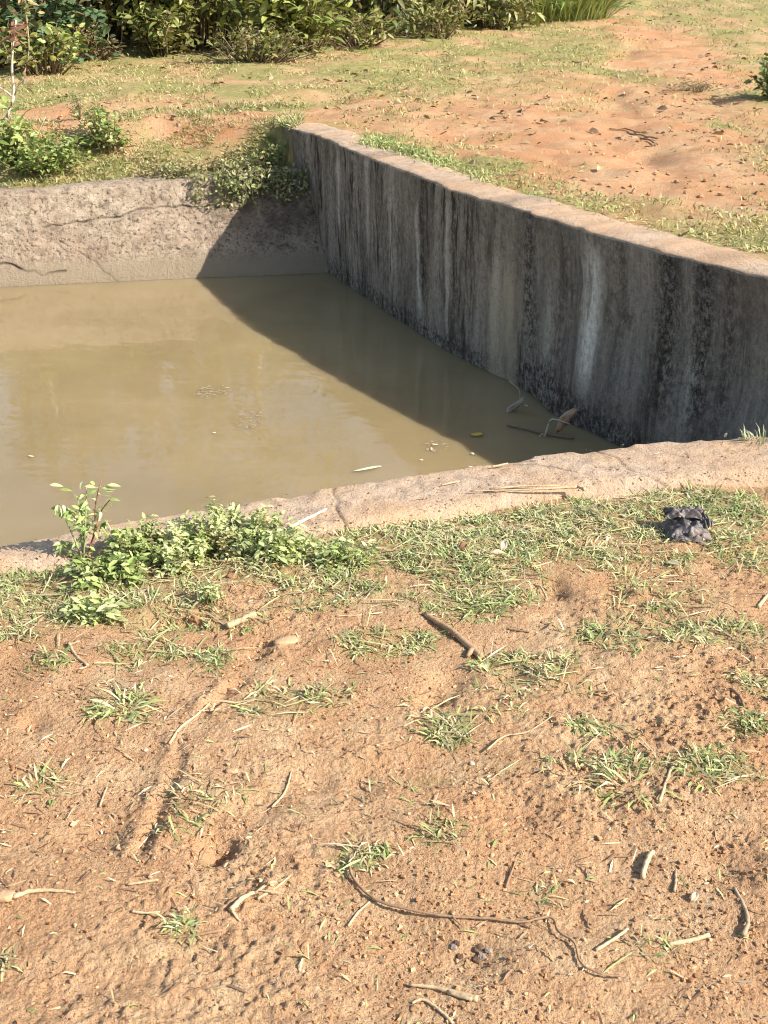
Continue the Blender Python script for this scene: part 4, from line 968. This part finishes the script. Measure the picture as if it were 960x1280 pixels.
def stone(px, py, r, col, label, sq=(1, 1, .6), rot=0, name='stone', cat='stone', mat='stone', group=None, z=None):
    p = on_ground(px, py) if z is None else at(px, py, z); mb = MB()
    import bmesh
    bm = bmesh.new(); bmesh.ops.create_icosphere(bm, subdivisions=3, radius=1)
    V = np.array([v.co[:] for v in bm.verts]); Fs = [[v.index for v in f.verts] for f in bm.faces]; bm.free()
    k = rng.random() * 50
    am = 2.2 if mat == 'clod' else 1.2
    V = V * (1 + .35 * am * vn(V[:, 0] * 1.3 + k, V[:, 1] * 1.3 + V[:, 2], 110) + .20 * am * vn(V[:, 0] * 4 + k, V[:, 1] * 4 - V[:, 2] * 3, 111))[:, None]
    V = np.clip(V, -.85, .85) * np.array(sq) * r; c, s = math.cos(rot), math.sin(rot)
    V = np.stack([V[:, 0] * c - V[:, 1] * s, V[:, 0] * s + V[:, 1] * c, V[:, 2]], 1) + p + (0, 0, r * sq[2] * .35)
    mb.add(V, Fs, col); return tag(mb.build(name, M[mat], loc=p, smooth=mat != 'clod'), label, cat, group)
stone(357, 803, .026, (.47, .31, .18), 'flat pale stone half sunk in the soil at left', (1.3, .7, .35), .3)
stone(8, 1123, .018, (.47, .31, .18), 'pale round stone at the lower left edge', (1, .8, .6))
stone(182, 938, .006, (.52, .40, .27), 'small pale pebble beside the rut'); stone(592, 992, .005, (.56, .46, .33), 'tiny pale pebble in the middle of the soil')
stone(590, 955, .006, (.6, .48, .34), 'tiny pebble above the tiny pale pebble'); stone(290, 965, .012, (.46, .30, .17), 'tan clod right of the rut', (1.2, .8, .5))
stone(240, 776, .016, (.30, .155, .08), 'dark red clod of earth below the weed mound', (1.1, .8, .8), name='clod', cat='clod', mat='clod')
stone(222, 742, .010, (.28, .15, .08), 'dark clod in the grass left of the mound', name='clod', cat='clod', mat='clod')
stone(290, 722, .015, (.32, .17, .09), 'brown clod in the shade of the weed mound', name='clod', cat='clod', mat='clod')
stone(290, 866, .012, (.24, .125, .07), 'dark clod at the top end of the rut', name='clod', cat='clod', mat='clod')
for i in range(9):
    stone(598 + rng.normal(0, 13), 1193 + rng.normal(0, 6), .006 + .003 * rng.random(), [(.13, .08, .055), (.18, .11, .07), (.30, .24, .19)][i % 3], 'dark dropping in the small pile at the bottom middle', name='dropping', cat='dropping', mat='clod', group='pile of dark droppings')

def dead_leaf(px, py, ln, wd, col, label, z=None, D=(1, .2, .25), Nn=(0, -.3, 1), fold=.5, name='dry_leaf', cat='leaf', group=None, lift=.004, droop=.25):
    p = on_ground(px, py) if z is None else at(px, py, z); p = p + (0, 0, lift); n = 9
    D = np.array(D, float); D /= np.linalg.norm(D); X_ = np.cross(D, Nn); X_ /= np.linalg.norm(X_); Nn = np.cross(X_, D)
    V = []; 
    for i in range(n):
        a = i / (n - 1); wv = math.sin(math.pi * (a * .92 + .04)) ** .8 * wd / 2
        for s in (-1, -.5, 0, .5, 1):
            V.append(p + D * ln * a + X_ * wv * s + Nn * (fold * wv * (abs(s) ** 1.5) - droop * ln * (a - .3) ** 2 + .06 * wd * math.sin(5 * a + 3 * s)))
    mb = MB(); mb.add(V, grid_faces(n, 5).tolist(), col)
    o = mb.build(name, M['dead'], loc=p); md = o.modifiers.new('thick', 'SOLIDIFY'); md.thickness = .0008
    return tag(o, label, cat, group)
dead_leaf(574, 690, .03, .022, (.33, .17, .09), 'brown folded dry leaf in the turf left of the middle', D=(.6, .3, .5))
dead_leaf(612, 695, .04, .02, (.56, .44, .28), 'tan dry leaf in the turf beside the brown folded leaf', D=(1, .4, .1))
dead_leaf(628, 690, .03, .02, (.60, .52, .35), 'pale dry leaf in the turf, right of the tan one', D=(.2, .6, .6))
dead_leaf(830, 704, .05, .018, (.52, .48, .28), 'pale bent grass leaf below the black bag', D=(.5, -.5, .2))
dead_leaf(755, 795, .025, .012, (.16, .11, .08), 'small dark leaf flake among the right patches')
dead_leaf(895, 628, .03, .014, (.20, .13, .09), 'dark dry leaf in the turf above the black bag', D=(-1, .1, .2))
dead_leaf(865, 1130, .02, .012, (.62, .50, .34), 'small pale leaf flake above the thick lower right stalk', D=(.4, .6, .3))

# black bag
def bag():
    p = on_ground(857, 668); g = np.random.default_rng(31)
    root = empty('plastic_bag', p, 'crumpled dark plastic bag lying in the grass near the rim', 'bag')
    def sheet(cx, cy, sx, sy, h0, hh, seed, rot, name, na=90, nb_=70, folds=((1.45, 3.2, .008), (.3, 2.4, .007), (-.5, 3.4, .006), (1.0, 5.6, .0045), (1.5, 9, .0028), (.1, 8, .0022))):
        u, v = np.meshgrid(np.linspace(-1, 1, na), np.linspace(-1, 1, nb_), indexing='ij'); u = u.ravel(); v = v.ravel()
        wu = u + .25 * vn(u * 2.2 + seed, v * 2.2, 1); wv = v + .25 * vn(u * 2.2 + seed, v * 2.2, 2)
        z = np.zeros_like(u)
        for th, fr, am in folds:                      # sharp folds: triangle waves, warped
            q = (wu * math.cos(th) + wv * math.sin(th)) * fr / 2 + seed
            z += am * (np.abs((q % 1) - .5) * 4 - 1) * clip_(.55 + 1.6 * vn(u * 1.5 + seed + th, v * 1.5, 3))
        e = np.maximum(np.abs(u), np.abs(v)); z = z * (1 - .4 * e ** 4)
        Z = h0 + hh * (1 - e ** 4) + z
        ol = 1 + .16 * vn(np.arctan2(v, u) * 2.2, u * 0 + seed, 4)
        X_, Y_ = u * sx * ol, v * sy * ol; c, s_ = math.cos(rot), math.sin(rot)
        V = np.stack([p[0] + cx + X_ * c - Y_ * s_, p[1] + cy + X_ * s_ + Y_ * c, p[2] + np.maximum(Z, .001)], 1)
        m2 = MB(); m2.add(V, grid_faces(na, nb_).tolist()); o = m2.build(name, M['plastic'], root)
        md = o.modifiers.new('thick', 'SOLIDIFY'); md.thickness = .0009
    sheet(0, 0, .062, .056, .002, .038, 3.3, .05, 'bag_body')
    sheet(-.002, .028, .056, .022, .048, .012, 7.7, -.06, 'bag_flap', 60, 30)
    sheet(.046, .012, .013, .040, .036, .012, 12.1, .25, 'bag_flap', 30, 56)
    sheet(-.004, -.052, .054, .016, .004, .014, 17.9, .08, 'bag_flap', 60, 30)
bag()

# ------------------------------------------------------------------ floating and stranded things in the water
W = Z_W + .003
G2 = 'twigs stranded at the foot of the tall wall'
stick('stick', [(634, 532), (660, 538), (690, 545), (718, 549)], .0075, .006, (.20, .14, .10), 'dark stick floating at the foot of the tall wall', z=W, lift=.0, group=G2)
def stand(name, pts, y, r0, r1, col, label, cat='twig', group=G2, mat='wood'):
    P = spline([at_y(px, py, y + dy) for px, py, dy in pts], 10); mb = MB(); tube(mb, P, r0, r1, col, 6)
    return tag(mb.build(name, M[mat], loc=P[0]), label, cat, group)
y0 = at(690, 545, W)[1]
stand('twig', [(677, 556, 0), (684, 536, 0), (690, 524, 0), (712, 530, .0)], y0, .005, .0035, (.48, .42, .30), 'pale bent twig standing in the water beside the dry leaf')
stand('twig', [(682, 552, 0), (678, 542, 0), (668, 557, -.02)], y0, .003, .002, (.44, .36, .24), 'fine forked twig end touching the water beside the bent twig')
stand('twig', [(636, 476, .25), (648, 486, .25), (650, 498, .25)], y0, .004, .003, (.38, .30, .22), 'thin arched twig against the tall wall above the crumpled leaf')
def curl_leaf(pts, y, wd, col, label):
    P = spline([at_y(px, py, y) for px, py in pts], 9); V = []
    for i, q in enumerate(P):
        w_ = wd * math.sin(math.pi * (i / 8 * .86 + .07)) ** .8
        for j in range(7):
            th = -1.9 + 3.8 * j / 6; V.append(q + np.array((math.sin(th) * w_ * .6, -math.cos(th) * w_ * .5 + .03 * vn(i * .9, j * .8, 4), -.25 * math.sin(th) * w_)))
    mb = MB(); mb.add(V, grid_faces(9, 7).tolist(), col); o = mb.build('dry_leaf', M['dead'], loc=P[0]); md = o.modifiers.new('thick', 'SOLIDIFY'); md.thickness = .0012
    tag(o, label, 'leaf')
curl_leaf([(696, 540), (703, 528), (712, 518), (720, 511)], y0 + .02, .034, (.46, .30, .19), 'curled brown dry leaf standing at the foot of the tall wall')
curl_leaf([(632, 524), (637, 513), (648, 505), (655, 496)], y0 + .3, .026, (.36, .29, .22), 'crumpled grey dry leaf at the water edge by the tall wall')
dead_leaf(588, 544, .055, .035, (.55, .40, .10), 'yellow leaf floating near the middle of the water', z=W, D=(1, .1, 0), Nn=(0, 0, 1), fold=.1, name='floating_leaf', droop=.02)
dead_leaf(441, 590, .125, .018, (.66, .66, .46), 'long pale green leaf blade floating near the rim', z=W, D=(.93, .42, 0), Nn=(0, 0, 1), fold=.25, name='floating_leaf', droop=.02)
dead_leaf(905, 548, .016, .009, (.5, .46, .36), 'small pale scrap where the rim meets the tall wall', z=.02, D=(.4, 0, .9), name='scrap', cat='scrap')
for px, py, lab in [(547, 556, 'pale flake floating above the leaf blade, upper of a close pair'), (539, 563, 'pale flake floating above the leaf blade, lower of a close pair'), (529, 575, 'pale flake floating just right of the leaf blade'), (585, 583, 'pale flake floating closest to the rim at the right'),
        (270, 541, 'pale flake floating alone in the middle of the open water'), (42, 571, 'pale flake floating at the far left of the water'), (660, 508, 'pale flake beside the crumpled leaf at the wall foot'), (590, 566, 'pale flake floating between the yellow leaf and the rim'), (463, 607, 'pale flake floating against the rim below the leaf blade')]:
    dead_leaf(px, py, rng.uniform(.014, .03), rng.uniform(.008, .016), (.62, .57, .44), lab, z=W, D=(rng.normal(), rng.normal() * .4, 0), Nn=(0, 0, 1), fold=.1, name='floating_flake', cat='flake', group='pale flakes floating on the water', droop=.0, lift=.002)

for px, py, w_, h_, n_, lab in [(262, 489, 22, 10, 60, 'broken whitish sky reflection modelled as pale flecks on the open water, left one'), (309, 525, 16, 13, 45, 'broken whitish sky reflection modelled as pale flecks near the middle of the water'), (544, 557, 16, 9, 26, 'small sky reflection modelled as pale flecks above the floating leaf blade')]:
    c = at(px, py, W); mb = MB(); k = pxm(px, py, W)  # pale flecks laid on the water stand in for broken sky reflections
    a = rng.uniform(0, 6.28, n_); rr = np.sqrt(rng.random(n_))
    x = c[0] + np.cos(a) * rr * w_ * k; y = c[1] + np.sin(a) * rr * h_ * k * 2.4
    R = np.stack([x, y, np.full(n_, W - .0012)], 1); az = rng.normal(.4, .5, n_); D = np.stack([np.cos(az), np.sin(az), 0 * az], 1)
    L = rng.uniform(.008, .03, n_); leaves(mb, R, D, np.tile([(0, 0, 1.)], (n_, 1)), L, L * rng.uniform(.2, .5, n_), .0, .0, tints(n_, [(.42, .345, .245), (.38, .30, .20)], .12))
    tag(mb.build('glint_patch', M['dead']), lab, 'glint', kind='stuff')
